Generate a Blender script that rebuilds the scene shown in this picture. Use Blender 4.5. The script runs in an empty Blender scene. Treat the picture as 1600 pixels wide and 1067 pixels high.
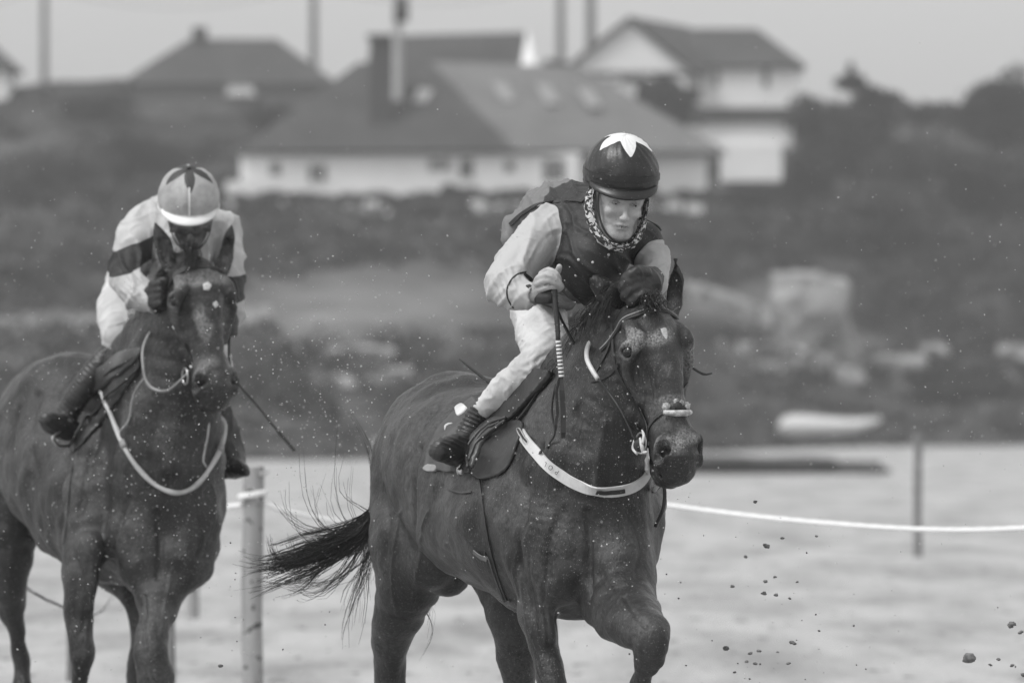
import bpy, bmesh, math, random
import numpy as np
from mathutils import Vector, Matrix, noise as mnoise
from mathutils.bvhtree import BVHTree
R = math.radians
sc = bpy.context.scene
col = sc.collection
# ------------------------------------------------------------------ camera
FPX = 12500.0      # focal length in photo pixels
HOR = 637.0        # photo row of the horizon
CH = 1.477         # camera height above the sand
def W(px, py, Y):
    """photo pixel at distance Y -> world point"""
    return Vector(((px-800.0)/FPX*Y, Y, CH-(py-HOR)/FPX*Y))
cam_d = bpy.data.cameras.new('camera')
cam = bpy.data.objects.new('camera', cam_d); col.objects.link(cam)
cam.location = (0, 0, CH)
cam.rotation_euler = (R(90)+math.atan((HOR-533.5)/FPX), 0, 0)
cam_d.sensor_width = 36.0
cam_d.lens = 36.0*FPX/1600.0
cam_d.clip_start = 1.0; cam_d.clip_end = 6000.0
cam_d.dof.use_dof = True
cam_d.dof.focus_distance = 25.05
cam_d.dof.aperture_fstop = 5.5
sc.camera = cam
# ------------------------------------------------------------------ light
SUN_EL, SUN_AZ = 58.0, -125.0      # azimuth measured from +Y (view direction), negative = left
w = bpy.data.worlds.new('World'); sc.world = w; w.use_nodes = True
nt = w.node_tree; nt.nodes.clear()
sky = nt.nodes.new('ShaderNodeTexSky'); sky.sky_type = 'NISHITA'; sky.sun_disc = False
sky.sun_elevation = R(SUN_EL); sky.sun_rotation = R(SUN_AZ)
sky.air_density = 4.0; sky.dust_density = 1.0; sky.ozone_density = 1.0
bw = nt.nodes.new('ShaderNodeRGBToBW')
bg = nt.nodes.new('ShaderNodeBackground'); bg.inputs['Strength'].default_value = 0.108
out = nt.nodes.new('ShaderNodeOutputWorld')
nt.links.new(sky.outputs[0], bw.inputs[0]); nt.links.new(bw.outputs[0], bg.inputs['Color']); nt.links.new(bg.outputs[0], out.inputs[0])
sun_d = bpy.data.lights.new('sun', 'SUN'); sun = bpy.data.objects.new('sun', sun_d); col.objects.link(sun)
sun_d.energy = 1.5; sun_d.angle = R(16); sun_d.color = (1, 1, 1)
sd = Vector((math.sin(R(SUN_AZ))*math.cos(R(SUN_EL)), math.cos(R(SUN_AZ))*math.cos(R(SUN_EL)), math.sin(R(SUN_EL))))
sun.rotation_euler = sd.to_track_quat('Z', 'Y').to_euler()
sc.view_settings.view_transform = 'Standard'; sc.view_settings.look = 'None'
sc.view_settings.gamma = 1.0; sc.view_settings.use_curve_mapping = False
sc.view_settings.exposure = 0.62
sc.render.film_transparent = False
sc.cycles.use_denoising = True
sc.cycles.volume_bounces = 1
sc.cycles.max_bounces = 6
# ------------------------------------------------------------------ materials
def NN(nt, t, **kw):
    n = nt.nodes.new(t)
    for k, v in kw.items(): setattr(n, k, v)
    return n
def mat(name, a, b=None, scale=8.0, rough=0.7, bump=0.0, bscale=40.0, spec=0.5, stretch=(1, 1, 1), fleck=0.0, fleckcol=0.35,
        fscale=260.0, attr=None, attrcol=None, attr2=None, attr2col=None, attrmix=None, lo=0.35, hi=0.65, sheen=0.0, metal=0.0, detail=6.0, coat=0.0, coord='Object', fmap=False):
    """greys only: the photograph is monochrome. attr: attribute whose positive side takes attrcol"""
    m = bpy.data.materials.new(name); m.use_nodes = True; nt = m.node_tree
    p = nt.nodes['Principled BSDF']; L = nt.links.new
    p.inputs['Roughness'].default_value = rough; p.inputs['Specular IOR Level'].default_value = spec
    p.inputs['Metallic'].default_value = metal; p.inputs['Coat Weight'].default_value = coat
    if b is None: b = a
    tc = NN(nt, 'ShaderNodeTexCoord'); mp = NN(nt, 'ShaderNodeMapping'); mp.inputs['Scale'].default_value = stretch
    L(tc.outputs[coord], mp.inputs[0])
    no = NN(nt, 'ShaderNodeTexNoise'); no.inputs['Scale'].default_value = scale; no.inputs['Detail'].default_value = detail
    no.inputs['Roughness'].default_value = 0.62
    L(mp.outputs[0], no.inputs['Vector'])
    cr = NN(nt, 'ShaderNodeValToRGB'); cr.color_ramp.elements[0].position = lo; cr.color_ramp.elements[1].position = hi
    cr.color_ramp.elements[0].color = (a, a, a, 1); cr.color_ramp.elements[1].color = (b, b, b, 1)
    L(no.outputs['Fac'], cr.inputs[0]); c = cr.outputs[0]
    def mixto(c, facsock, colv):
        mx = NN(nt, 'ShaderNodeMix', data_type='RGBA'); L(facsock, mx.inputs[0]); L(c, mx.inputs[6])
        mx.inputs[7].default_value = (colv, colv, colv, 1); return mx.outputs[2]
    for at, ac in ((attr, attrcol), (attr2, attr2col)):
        if at:
            an = NN(nt, 'ShaderNodeAttribute', attribute_name=at)
            mr = NN(nt, 'ShaderNodeMapRange'); mr.inputs[1].default_value = -0.0008; mr.inputs[2].default_value = 0.0008
            L(an.outputs['Fac'], mr.inputs[0]); c = mixto(c, mr.outputs[0], ac)
    if attrmix:
        for nm, cc, soft in attrmix:       # colour that grades (dark points of a bay coat, mud, painted eye-socket shade)
            an = NN(nt, 'ShaderNodeAttribute', attribute_name=nm)
            n2 = NN(nt, 'ShaderNodeTexNoise'); n2.inputs['Scale'].default_value = soft; n2.inputs['Detail'].default_value = 5; n2.inputs['Roughness'].default_value = .7
            L(tc.outputs['Object'], n2.inputs['Vector'])
            mu = NN(nt, 'ShaderNodeMath', operation='MULTIPLY'); L(an.outputs['Fac'], mu.inputs[0])
            mr = NN(nt, 'ShaderNodeMapRange'); mr.inputs[1].default_value = .36; mr.inputs[2].default_value = .62; L(n2.outputs['Fac'], mr.inputs[0])
            L(mr.outputs[0], mu.inputs[1]); c = mixto(c, mu.outputs[0], cc)
    if fleck > 0:
        fn = NN(nt, 'ShaderNodeTexNoise'); fn.inputs['Scale'].default_value = fscale; fn.inputs['Detail'].default_value = 2
        L(mp.outputs[0] if fmap else tc.outputs['Object'], fn.inputs['Vector'])
        mr = NN(nt, 'ShaderNodeMapRange'); mr.inputs[1].default_value = 1-fleck; mr.inputs[2].default_value = 1-fleck+.04
        L(fn.outputs['Fac'], mr.inputs[0]); c = mixto(c, mr.outputs[0], fleckcol)
    L(c, p.inputs['Base Color'])
    if bump > 0:
        bn = NN(nt, 'ShaderNodeTexNoise'); bn.inputs['Scale'].default_value = bscale; bn.inputs['Detail'].default_value = 7
        bn.inputs['Roughness'].default_value = .65
        L(mp.outputs[0], bn.inputs['Vector'])
        bu = NN(nt, 'ShaderNodeBump'); bu.inputs['Strength'].default_value = 1.0; bu.inputs['Distance'].default_value = bump
        L(bn.outputs['Fac'], bu.inputs['Height']); L(bu.outputs[0], p.inputs['Normal'])
    return m
# ------------------------------------------------------------------ object helpers
def link(name, me, m=None, parent=None, kind=None, label=None, cat=None, group=None, smooth=False):
    if m is not None:
        for x in (m if isinstance(m, (list, tuple)) else [m]): me.materials.append(x)
    if smooth: me.polygons.foreach_set('use_smooth', np.ones(len(me.polygons), dtype=bool))
    o = bpy.data.objects.new(name, me); col.objects.link(o)
    if parent is not None:
        o.parent = parent; o.matrix_parent_inverse = Matrix.Translation(-parent.location)
    tag(o, label, cat, group, kind); return o
def tag(o, label=None, cat=None, group=None, kind=None):
    for k, v in (('label', label), ('category', cat), ('group', group), ('kind', kind)):
        if v: o[k] = v
    return o
def thing(name, loc, label, cat, group=None):
    o = bpy.data.objects.new(name, None); col.objects.link(o); o.location = loc; o.empty_display_size = .2
    return tag(o, label, cat, group)
def pyme(name, V, Fc):
    me = bpy.data.meshes.new(name); me.from_pydata([tuple(v) for v in V], [], [tuple(f) for f in Fc]); me.update(); return me
def npme(name, V, Q):
    """fast mesh from numpy arrays (all faces the same size)"""
    V = np.asarray(V, np.float32); Q = np.asarray(Q, np.int32); k = Q.shape[1]
    me = bpy.data.meshes.new(name); me.vertices.add(len(V)); me.vertices.foreach_set('co', V.ravel())
    me.loops.add(Q.size); me.loops.foreach_set('vertex_index', Q.ravel())
    me.polygons.add(len(Q)); me.polygons.foreach_set('loop_start', np.arange(0, Q.size, k, dtype=np.int32))
    me.polygons.foreach_set('loop_total', np.full(len(Q), k, np.int32)); me.update(calc_edges=True); return me
class MB:
    """collects shapes that are joined into one mesh"""
    def __init__(s): s.V = []; s.F = []
    def add(s, V, Fc):
        b = len(s.V); s.V += [tuple(v) for v in V]; s.F += [tuple(i+b for i in f) for f in Fc]
    def box(s, lo, hi, M=None):
        V = [Vector((x, y, z)) for x in (lo[0], hi[0]) for y in (lo[1], hi[1]) for z in (lo[2], hi[2])]
        if M is not None: V = [M @ v for v in V]
        s.add(V, [(0, 1, 3, 2), (4, 6, 7, 5), (0, 4, 5, 1), (2, 3, 7, 6), (0, 2, 6, 4), (1, 5, 7, 3)])
    def tube(s, pts, rad, n=6, cap=True, flat=1.0, up=None):
        pts = [Vector(p) for p in pts]; N = len(pts)
        if not hasattr(rad, '__len__'): rad = [rad]*N
        V = []; pu = None
        for i, p in enumerate(pts):
            t = (pts[min(i+1, N-1)]-pts[max(i-1, 0)])
            t = t.normalized() if t.length > 1e-9 else Vector((0, 0, 1))
            if pu is None:
                u = Vector(up) if up else (Vector((0, 0, 1)) if abs(t.z) < .9 else Vector((1, 0, 0)))
            else: u = pu
            u = (u-t*u.dot(t)).normalized(); v = t.cross(u); pu = u
            for k in range(n):
                a = 2*math.pi*k/n; V.append(p+u*(math.cos(a)*rad[i])+v*(math.sin(a)*rad[i]*flat))
        Fc = [(i*n+k, i*n+(k+1) % n, (i+1)*n+(k+1) % n, (i+1)*n+k) for i in range(N-1) for k in range(n)]
        if cap: Fc += [tuple(range(n-1, -1, -1)), tuple((N-1)*n+k for k in range(n))]
        s.add(V, Fc)
    def ball(s, c, r, seg=8, rings=5, sq=(1, 1, 1), jit=0, rnd=None):
        V = [Vector(c)+Vector((0, 0, r*sq[2]))]; Fc = []
        for i in range(1, rings):
            a = math.pi*i/rings
            for k in range(seg):
                b = 2*math.pi*k/seg; f = 1+(rnd.uniform(-jit, jit) if rnd else 0)
                V.append(Vector(c)+Vector((r*f*sq[0]*math.sin(a)*math.cos(b), r*f*sq[1]*math.sin(a)*math.sin(b), r*f*sq[2]*math.cos(a))))
        V.append(Vector(c)-Vector((0, 0, r*sq[2])))
        for k in range(seg): Fc.append((0, 1+k, 1+(k+1) % seg))
        for i in range(rings-2):
            for k in range(seg):
                a = 1+i*seg; Fc.append((a+k, a+seg+k, a+seg+(k+1) % seg, a+(k+1) % seg))
        a = 1+(rings-2)*seg; l = len(V)-1
        for k in range(seg): Fc.append((a+(k+1) % seg, a+k, l))
        s.add(V, Fc)
    def build(s, name, m, parent=None, smooth=False, **kw):
        return link(name, pyme(name, s.V, s.F), m, parent, smooth=smooth, **kw)
def spline(pts, n=4):
    """Catmull-Rom through rows of numbers"""
    P = [np.array(p, float) for p in pts]; o = []
    if len(P) < 3:
        return [P[0]+(P[-1]-P[0])*t for t in np.linspace(0, 1, n+1)]
    Q = [2*P[0]-P[1]]+P+[2*P[-1]-P[-2]]
    for i in range(1, len(Q)-2):
        for k in range(n):
            t = k/n; a, b, c, d = Q[i-1], Q[i], Q[i+1], Q[i+2]
            o.append(.5*((2*b)+(c-a)*t+(2*a-5*b+4*c-d)*t*t+(3*b-a-3*c+d)*t**3))
    o.append(P[-1]); return o
# ------------------------------------------------------------------ sculpting with distance fields
def axis(segs):
    """segs: start, then (end, step) runs -> non-uniform grid line"""
    a = [segs[0]]
    for e, st in segs[1:]:
        n = max(1, int(round((e-a[-1])/st))); s0 = a[-1]
        a += [s0+(e-s0)*(i+1)/n for i in range(n)]
    return np.array(a, np.float32)
def prim(X, Y, Z, P, flat=None):
    """distance to a chain of spheres P = [(x,y,z,r)...]; flat=(dir, factor) squeezes it along dir"""
    best = None
    for i in range(len(P)-1 if len(P) > 1 else 1):
        a = P[i]; b = P[i+1] if len(P) > 1 else P[i]
        d = b[:3]-a[:3]; L2 = float(d @ d)
        qx, qy, qz = X-a[0], Y-a[1], Z-a[2]
        if L2 > 1e-12:
            t = np.clip((qx*d[0]+qy*d[1]+qz*d[2])/L2, 0, 1)
            qx = qx-t*d[0]; qy = qy-t*d[1]; qz = qz-t*d[2]; r = a[3]+(b[3]-a[3])*t
        else: r = a[3]
        if flat is not None:
            n, f = flat; dn = (qx*n[0]+qy*n[1]+qz*n[2])*(1/f-1)
            qx = qx+dn*n[0]; qy = qy+dn*n[1]; qz = qz+dn*n[2]
            l = np.sqrt(qx*qx+qy*qy+qz*qz)+1e-9
            dn = (qx*n[0]+qy*n[1]+qz*n[2])*(1/f-1)
            g = np.sqrt((qx+dn*n[0])**2+(qy+dn*n[1])**2+(qz+dn*n[2])**2)/l
            v = (l-r)/g
        else: v = np.sqrt(qx*qx+qy*qy+qz*qz)-r
        best = v if best is None else np.minimum(best, v)
    return best
class Field:
    def __init__(s, ax, ay, az):
        s.ax, s.ay, s.az = axis(ax), axis(ay), axis(az)
        s.D = np.full((len(s.ax), len(s.ay), len(s.az)), .5, np.float32)
    def region(s, P, pad):
        P = np.array(P); lo = (P[:, :3]-P[:, 3:4]).min(0)-pad; hi = (P[:, :3]+P[:, 3:4]).max(0)+pad
        sl = [slice(max(0, np.searchsorted(a, lo[i])-1), min(len(a), np.searchsorted(a, hi[i])+2)) for i, a in enumerate((s.ax, s.ay, s.az))]
        return tuple(sl), s.ax[sl[0]][:, None, None], s.ay[sl[1]][None, :, None], s.az[sl[2]][None, None, :]
    def put(s, P, k=.03, op='add', flat=None, sm=0):
        P = [np.array(p, float) for p in P]
        if sm and len(P) > 2: P = spline(P, sm)
        P = [p.astype(np.float32) for p in P]
        ff = flat[1] if flat is not None else 1
        sl, X, Y, Z = s.region([np.array([*p[:3], p[3]*max(1, ff)]) for p in P], k+.03)
        if 0 in (X.size, Y.size, Z.size): return
        n = None if flat is None else (np.array(flat[0], np.float32)/np.linalg.norm(flat[0]), flat[1])
        v = prim(X, Y, Z, P, n); D = s.D[sl]
        if op == 'add':
            h = np.clip(.5+.5*(D-v)/k, 0, 1); s.D[sl] = D+(v-D)*h-k*h*(1-h)
        else:
            h = np.clip(.5-.5*(D+v)/k, 0, 1); s.D[sl] = D+(-v-D)*h+k*h*(1-h)
    def mesh(s):
        D = s.D; ins = D < 0
        nx, ny, nz = D.shape
        c = ins[:-1, :-1, :-1].astype(np.int8)
        for dx in (0, 1):
            for dy in (0, 1):
                for dz in (0, 1):
                    if dx+dy+dz: c = c+ins[dx:nx-1+dx, dy:ny-1+dy, dz:nz-1+dz]
        act = (c > 0) & (c < 8); I, J, K = np.nonzero(act)
        idx = np.full(act.shape, -1, np.int32); idx[I, J, K] = np.arange(len(I))
        acc = np.zeros((len(I), 3)); cnt = np.zeros(len(I))
        cor = {(a, b, d): D[I+a, J+b, K+d] for a in (0, 1) for b in (0, 1) for d in (0, 1)}
        for ax in range(3):
            for u in (0, 1):
                for v in (0, 1):
                    p = [0, 0, 0]; q = [0, 0, 0]; o = [i for i in range(3) if i != ax]
                    p[o[0]] = q[o[0]] = u; p[o[1]] = q[o[1]] = v; q[ax] = 1
                    A, B = cor[tuple(p)], cor[tuple(q)]; m = (A < 0) != (B < 0)
                    t = np.where(m, A/np.where(m, A-B, 1), 0)
                    e = np.array(p, float)[None, :].repeat(len(I), 0); e[:, ax] += t
                    acc += e*m[:, None]; cnt += m
        f = acc/cnt[:, None]
        V = np.stack([s.ax[I]+(s.ax[I+1]-s.ax[I])*f[:, 0], s.ay[J]+(s.ay[J+1]-s.ay[J])*f[:, 1], s.az[K]+(s.az[K+1]-s.az[K])*f[:, 2]], 1)
        Q = []
        for ax in range(3):
            a = [slice(None)]*3; b = [slice(None)]*3; a[ax] = slice(0, -1); b[ax] = slice(1, None)
            A, B = ins[tuple(a)], ins[tuple(b)]; e = np.array(np.nonzero(A != B)).T
            o = [i for i in range(3) if i != ax]
            e = e[(e[:, o[0]] > 0) & (e[:, o[1]] > 0) & (e[:, o[0]] < D.shape[o[0]]-1) & (e[:, o[1]] < D.shape[o[1]]-1)]
            fl = A[e[:, 0], e[:, 1], e[:, 2]]
            def g(u, v):
                x = e.copy(); x[:, o[0]] -= u; x[:, o[1]] -= v; return idx[x[:, 0], x[:, 1], x[:, 2]]
            q = np.stack([g(1, 1), g(0, 1), g(0, 0), g(1, 0)], 1)
            if ax == 1: fl = ~fl
            q[~fl] = q[~fl][:, ::-1]; Q.append(q)
        Q = np.concatenate(Q); Q = Q[(Q >= 0).all(1)]
        return V, Q
def relax(V, Q, it=2, lam=.5):
    for _ in range(it):
        acc = np.zeros_like(V); cnt = np.zeros(len(V))
        for i in range(4):
            a, b = Q[:, i], Q[:, (i+1) % 4]
            for ax in range(3):
                acc[:, ax] += np.bincount(a, V[b, ax], len(V))+np.bincount(b, V[a, ax], len(V))
            cnt += np.bincount(a, minlength=len(V))+np.bincount(b, minlength=len(V))
        V = V+lam*(acc/np.maximum(cnt, 1)[:, None]-V)
    return V
def vnormals(V, Q):
    n = np.cross(V[Q[:, 2]]-V[Q[:, 0]], V[Q[:, 3]]-V[Q[:, 1]]); N = np.zeros_like(V)
    for i in range(4):
        for ax in range(3): N[:, ax] += np.bincount(Q[:, i], n[:, ax], len(V))
    return N/(np.linalg.norm(N, axis=1)[:, None]+1e-12)
def sines(V, freq, seed, n=14, st=(1, 1, 1)):
    """smooth pseudo noise about -1..1"""
    r = np.random.RandomState(seed); S = np.zeros(len(V)); P = V*np.array(st)
    for _ in range(n):
        d = r.normal(size=3); d /= np.linalg.norm(d); S += np.sin((P @ d)*freq*r.uniform(.6, 1.6)*6.283+r.uniform(0, 6.28))
    return S/math.sqrt(n/2)
def folds(V, freq, seed, st=(1, 1, 1)):
    a = sines(V, freq, seed, 8, st); return np.clip(1-np.abs(a)*1.15, 0, 1)**1.5*1.35-.35
def pd(V, P, sm=4, flat=None):
    """distance of points V to a chain"""
    P = [np.array(p, float) for p in P]
    if sm and len(P) > 2: P = spline(P, sm)
    n = None if flat is None else (np.array(flat[0])/np.linalg.norm(flat[0]), flat[1])
    return prim(V[:, 0], V[:, 1], V[:, 2], P, n)
def setattr_(me, name, arr):
    a = me.attributes.new(name, 'FLOAT', 'POINT'); a.data.foreach_set('value', np.asarray(arr, np.float32))
def PXr(Y0):
    """(px, py, depth offset, radius in px) -> (x, y, z, r) in metres"""
    def f(*rows): return [np.array([*W(a, b, Y0+d), r/FPX*(Y0+d)]) for a, b, d, r in rows]
    return f
CAMP = Vector((0, 0, CH))
class Surf:
    """a finished surface on which straps and the like are laid"""
    def __init__(s, *obs):
        V = []; F_ = []
        for o in obs:
            b = len(V); mw = o.matrix_world if o.parent is None else Matrix.Identity(4)
            V += [v.co.copy() for v in o.data.vertices]; F_ += [tuple(i+b for i in p.vertices) for p in o.data.polygons]
        s.t = BVHTree.FromPolygons(V, F_)
    def hit(s, px, py, Yref, maxy=1e9):
        d = (W(px, py, Yref)-CAMP).normalized(); h = s.t.ray_cast(CAMP, d)
        if h[0] is not None and abs(h[0].y-Yref) < maxy: return h[0], h[1]
        h = s.t.find_nearest(W(px, py, Yref)); return h[0], h[1]
def ribbon(mb, pts, nrm, width, th=.003, off=.002):
    """flat strap with thickness following pts, lying with normal nrm"""
    N = len(pts); V = []; n = 4
    for i in range(N):
        t = (pts[min(i+1, N-1)]-pts[max(i-1, 0)]).normalized(); nn = (nrm[i]-t*nrm[i].dot(t)).normalized(); s_ = t.cross(nn)
        wd = width[i] if hasattr(width, '__len__') else width
        for a, b in ((-.5, 0), (-.46, 1), (.46, 1), (.5, 0)):
            V.append(pts[i]+s_*(a*wd)+nn*(off+b*th))
    Fc = [(i*n+k, i*n+(k+1) % n, (i+1)*n+(k+1) % n, (i+1)*n+k) for i in range(N-1) for k in range(n)]
    Fc += [tuple(range(n)), tuple((N-1)*n+k for k in range(n-1, -1, -1))]
    mb.add(V, Fc)
def strap(surf, px, Yref, width, name, m, parent, th=.003, off=.002, n=6, snap=True, smoothn=3, maxy=1e9, **kw):
    """px: rows (px, py) on the surface or (px, py, dy) in the air"""
    P = []; Nn = []
    rows = spline([tuple(p)+((np.nan,) if len(p) == 2 else ()) for p in px], n) if all(len(p) == 2 for p in px) is False else spline(px, n)
    for r in rows:
        if len(r) == 3 and not np.isnan(r[2]):
            P.append(W(r[0], r[1], Yref+r[2])); Nn.append(Vector((0, -1, 0)))
        else:
            h = surf.hit(r[0], r[1], Yref, maxy); P.append(h[0]); Nn.append(h[1])
    for _ in range(smoothn):
        P = [P[0]]+[(P[i-1]+P[i]*2+P[i+1])/4 for i in range(1, len(P)-1)]+[P[-1]]
        Nn = [Nn[0]]+[(Nn[i-1]+Nn[i]*2+Nn[i+1]).normalized() for i in range(1, len(Nn)-1)]+[Nn[-1]]
    mb = MB(); ribbon(mb, P, Nn, width, th, off)
    return mb.build(name, m, parent, **kw)
# ================================================================== HORSES
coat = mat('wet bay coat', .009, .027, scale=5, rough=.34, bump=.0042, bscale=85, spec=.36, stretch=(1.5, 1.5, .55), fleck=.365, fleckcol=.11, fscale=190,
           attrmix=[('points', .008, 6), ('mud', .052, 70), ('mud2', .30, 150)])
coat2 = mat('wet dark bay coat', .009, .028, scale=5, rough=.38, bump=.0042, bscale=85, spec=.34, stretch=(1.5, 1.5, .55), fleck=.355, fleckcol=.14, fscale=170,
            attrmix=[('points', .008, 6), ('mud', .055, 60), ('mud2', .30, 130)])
hairm = mat('black mane and tail hair', .008, .02, rough=.42, spec=.4)
eyem = mat('horse eye', .004, rough=.14, spec=.5)
hoofm = mat('hoof horn', .03, .06, rough=.5)
whitehair = mat('white marking hair', .38, .6, rough=.7, scale=200)
class Frame:
    """head frame: t metres from the poll towards the lips, n out of the face, l to the picture's right"""
    def __init__(s, poll, lips, turn):
        s.o = Vector(poll); s.D = (Vector(lips)-s.o).normalized()
        n0 = Vector((math.sin(R(turn)), -math.cos(R(turn)), 0)); s.N = (n0-s.D*n0.dot(s.D)).normalized(); s.L = s.N.cross(s.D).normalized()
        if s.L.x < 0: s.L = -s.L
    def __call__(s, t, n, l, r=None):
        p = s.o+s.D*t+s.N*n+s.L*l
        return p if r is None else np.array([*p, r])
def horse_head(f, h, k=1.0, kw=1.15):
    L = tuple(h.L); N = tuple(h.N)
    def q(*rows): return [h(t*k, n*kw, l*kw, r*kw) for t, n, l, r in rows]
    f.put(q((.02, -.035, 0, .040), (.08, -.025, 0, .070), (.16, -.02, 0, .082), (.24, -.02, 0, .070), (.33, -.008, 0, .052), (.42, .0, 0, .046), (.50, .0, 0, .048)), k=.035, sm=2)
    f.put(q((.04, .014, 0, .042), (.10, .034, 0, .056), (.18, .040, 0, .052), (.28, .042, 0, .038), (.38, .036, 0, .029), (.46, .028, 0, .029)), k=.022, sm=2, flat=(N, .72))
    for s_ in (-1, 1):
        f.put(q((.11, -.085, s_*.034, .062), (.19, -.115, s_*.040, .078), (.27, -.105, s_*.036, .060), (.36, -.07, s_*.024, .034)), k=.022, sm=2, flat=(L, .66))       # jowl
        f.put(q((.06, .014, s_*.056, .020), (.11, .034, s_*.062, .024), (.148, .048, s_*.070, .020), (.20, .018, s_*.083, .017), (.26, -.010, s_*.074, .013), (.33, -.014, s_*.058, .010)), k=.016, sm=3)  # brow and facial crest
        f.put(q((.110, .010, s_*.082, .017)), k=.02, op='sub')                                     # hollow above the eye
        f.put(q((.24, .030, s_*.070, .012), (.33, .022, s_*.062, .013), (.42, .014, s_*.058, .010)), k=.03, op='sub', sm=2)
        f.put(q((.167, .034, s_*.093, .0145), (.182, .029, s_*.094, .0125)), k=.008, op='sub')                                    # eye opening
        f.put(q((.150, .022, s_*.092, .008), (.152, .036, s_*.086, .0090), (.168, .046, s_*.077, .0085), (.190, .041, s_*.077, .0065)), k=.008, sm=2)                   # upper lid
        f.put(q((.158, .012, s_*.096, .006), (.180, .006, s_*.097, .007), (.196, .016, s_*.092, .006)), k=.008, sm=2)                # lower lid
    f.put(q((.46, .0, 0, .047), (.525, .0, 0, .054), (.565, -.012, 0, .046)), k=.025, flat=(L, 1.12))
    for s_ in (-1, 1):
        f.put(q((.47, .028, s_*.028, .018), (.50, .033, s_*.044, .022), (.53, .026, s_*.055, .020), (.555, .008, s_*.050, .019)), k=.014, sm=3)      # nostril wings
    f.put(q((.55, .030, 0, .020), (.570, .012, 0, .024), (.578, -.004, 0, .020)), k=.02, flat=(L, 1.4))                                                     # upper lip
    f.put(q((.30, -.078, 0, .034), (.40, -.066, 0, .027), (.48, -.060, 0, .028), (.545, -.060, 0, .036), (.575, -.052, 0, .027)), k=.016, sm=2)         # lower jaw and chin
    for s_ in (-1, 1):
        f.put(q((.492, .052, s_*.056, .011), (.510, .050, s_*.066, .0185), (.532, .038, s_*.070, .0195), (.550, .020, s_*.066, .012)), k=.006, op='sub', sm=2)      # nostril
        f.put(q((.520, .034, s_*.050, .018), (.530, .02, s_*.038, .014)), k=.008, op='sub')
        f.put(q((.500, -.040, s_*.064, .006), (.535, -.036, s_*.056, .006), (.572, -.032, s_*.034, .006), (.592, -.028, 0, .006)), k=.010, op='sub')       # mouth line
        f.put(q((.40, -.03, s_*.056, .006), (.47, -.03, s_*.058, .006)), k=.02, op='sub')
    f.put(q((.588, -.022, -.05, .007), (.592, -.012, 0, .008), (.588, -.022, .05, .007)), k=.008, op='sub', sm=2)
    f.put(q((.582, -.050, -.022, .020), (.590, -.046, 0, .022), (.582, -.050, .022, .020)), k=.012)
def ear(f, base, tip, face, rad=.036, k=.012):
    """base, tip, direction the opening faces"""
    b = Vector(base); t = Vector(tip); a = t-b; fc = Vector(face); fc = (fc-a*fc.dot(a)/a.length_squared).normalized()
    side = a.normalized().cross(fc)
    pr = [(0, .75), (.2, .95), (.42, 1.0), (.62, .84), (.82, .52), (.95, .26), (1, .17)]
    bend = lambda u: fc*(-.012*math.sin(u*3.14))
    f.put([np.array([*(b+a*u+bend(u)), rad*r_]) for u, r_ in pr], k=.02, sm=3, flat=(tuple(fc), .52))
    f.put([np.array([*(b+a*u+bend(u)+fc*(rad*.42*(1-.25*u))), rad*.70*r_]) for u, r_ in pr[1:4]], k=.006, op='sub', sm=3, flat=(tuple(fc), .60))
def strands(mb, rnd, rootf, path, n, spread, thick, seg=9, curl=.02, lenv=.5, nsec=3):
    """hair strands following path (list of points); rootf jitters the root"""
    P = [Vector(p[:3]) for p in spline([tuple(p) for p in path], 5)]
    M = len(P)-1
    for _ in range(n):
        e = 1-lenv*rnd.random()**1.4; off = Vector((rnd.gauss(0, 1), rnd.gauss(0, 1), rnd.gauss(0, 1)))
        ro = Vector((rnd.gauss(0, rootf), rnd.gauss(0, rootf), rnd.gauss(0, rootf)))
        ph = rnd.uniform(0, 6); fr = rnd.uniform(.6, 1.9); am = curl*rnd.uniform(.3, 1.6)
        w2 = Vector((rnd.gauss(0, 1), rnd.gauss(0, 1), rnd.gauss(0, 1)))
        pts = []
        for i in range(seg+1):
            u = i/seg*e*M; j = min(int(u), M-1); p = P[j].lerp(P[j+1], u-j); g = i/seg
            pts.append(p+ro*(1-g*.3)+off*(spread*g**1.3)+w2*(am*math.sin(g*6.28*fr+ph)*g))
        th = thick*rnd.uniform(.6, 1.3)
        mb.tube(pts, [th*(1-.75*(i/seg)**2) for i in range(seg+1)], nsec, cap=False)
def locks(mb, rnd, root, path, nl, nh, wander, tight, thick, curl, seg=14, lenv=.35):
    """a tail as separate locks: each lock wanders on its own, its hairs stay close together"""
    for _ in range(nl):
        o = Vector((rnd.gauss(0, 1), rnd.gauss(0, 1), rnd.gauss(0, 1))); c = Vector((rnd.gauss(0, 1), rnd.gauss(0, .6), rnd.gauss(0, 1))); ph = rnd.uniform(0, 6); n = len(root)+len(path); k = 0; P = []
        fr = rnd.uniform(.7, 1.5)
        for p in root+path:
            g = k/(n-1); P.append(Vector(p)+o*(wander*g**1.4)+c*(curl*g*math.sin(ph+g*6.28*fr))); k += 1
        strands(mb, rnd, .008, P, nh, tight, thick, seg, curl*.18, lenv)
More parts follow.
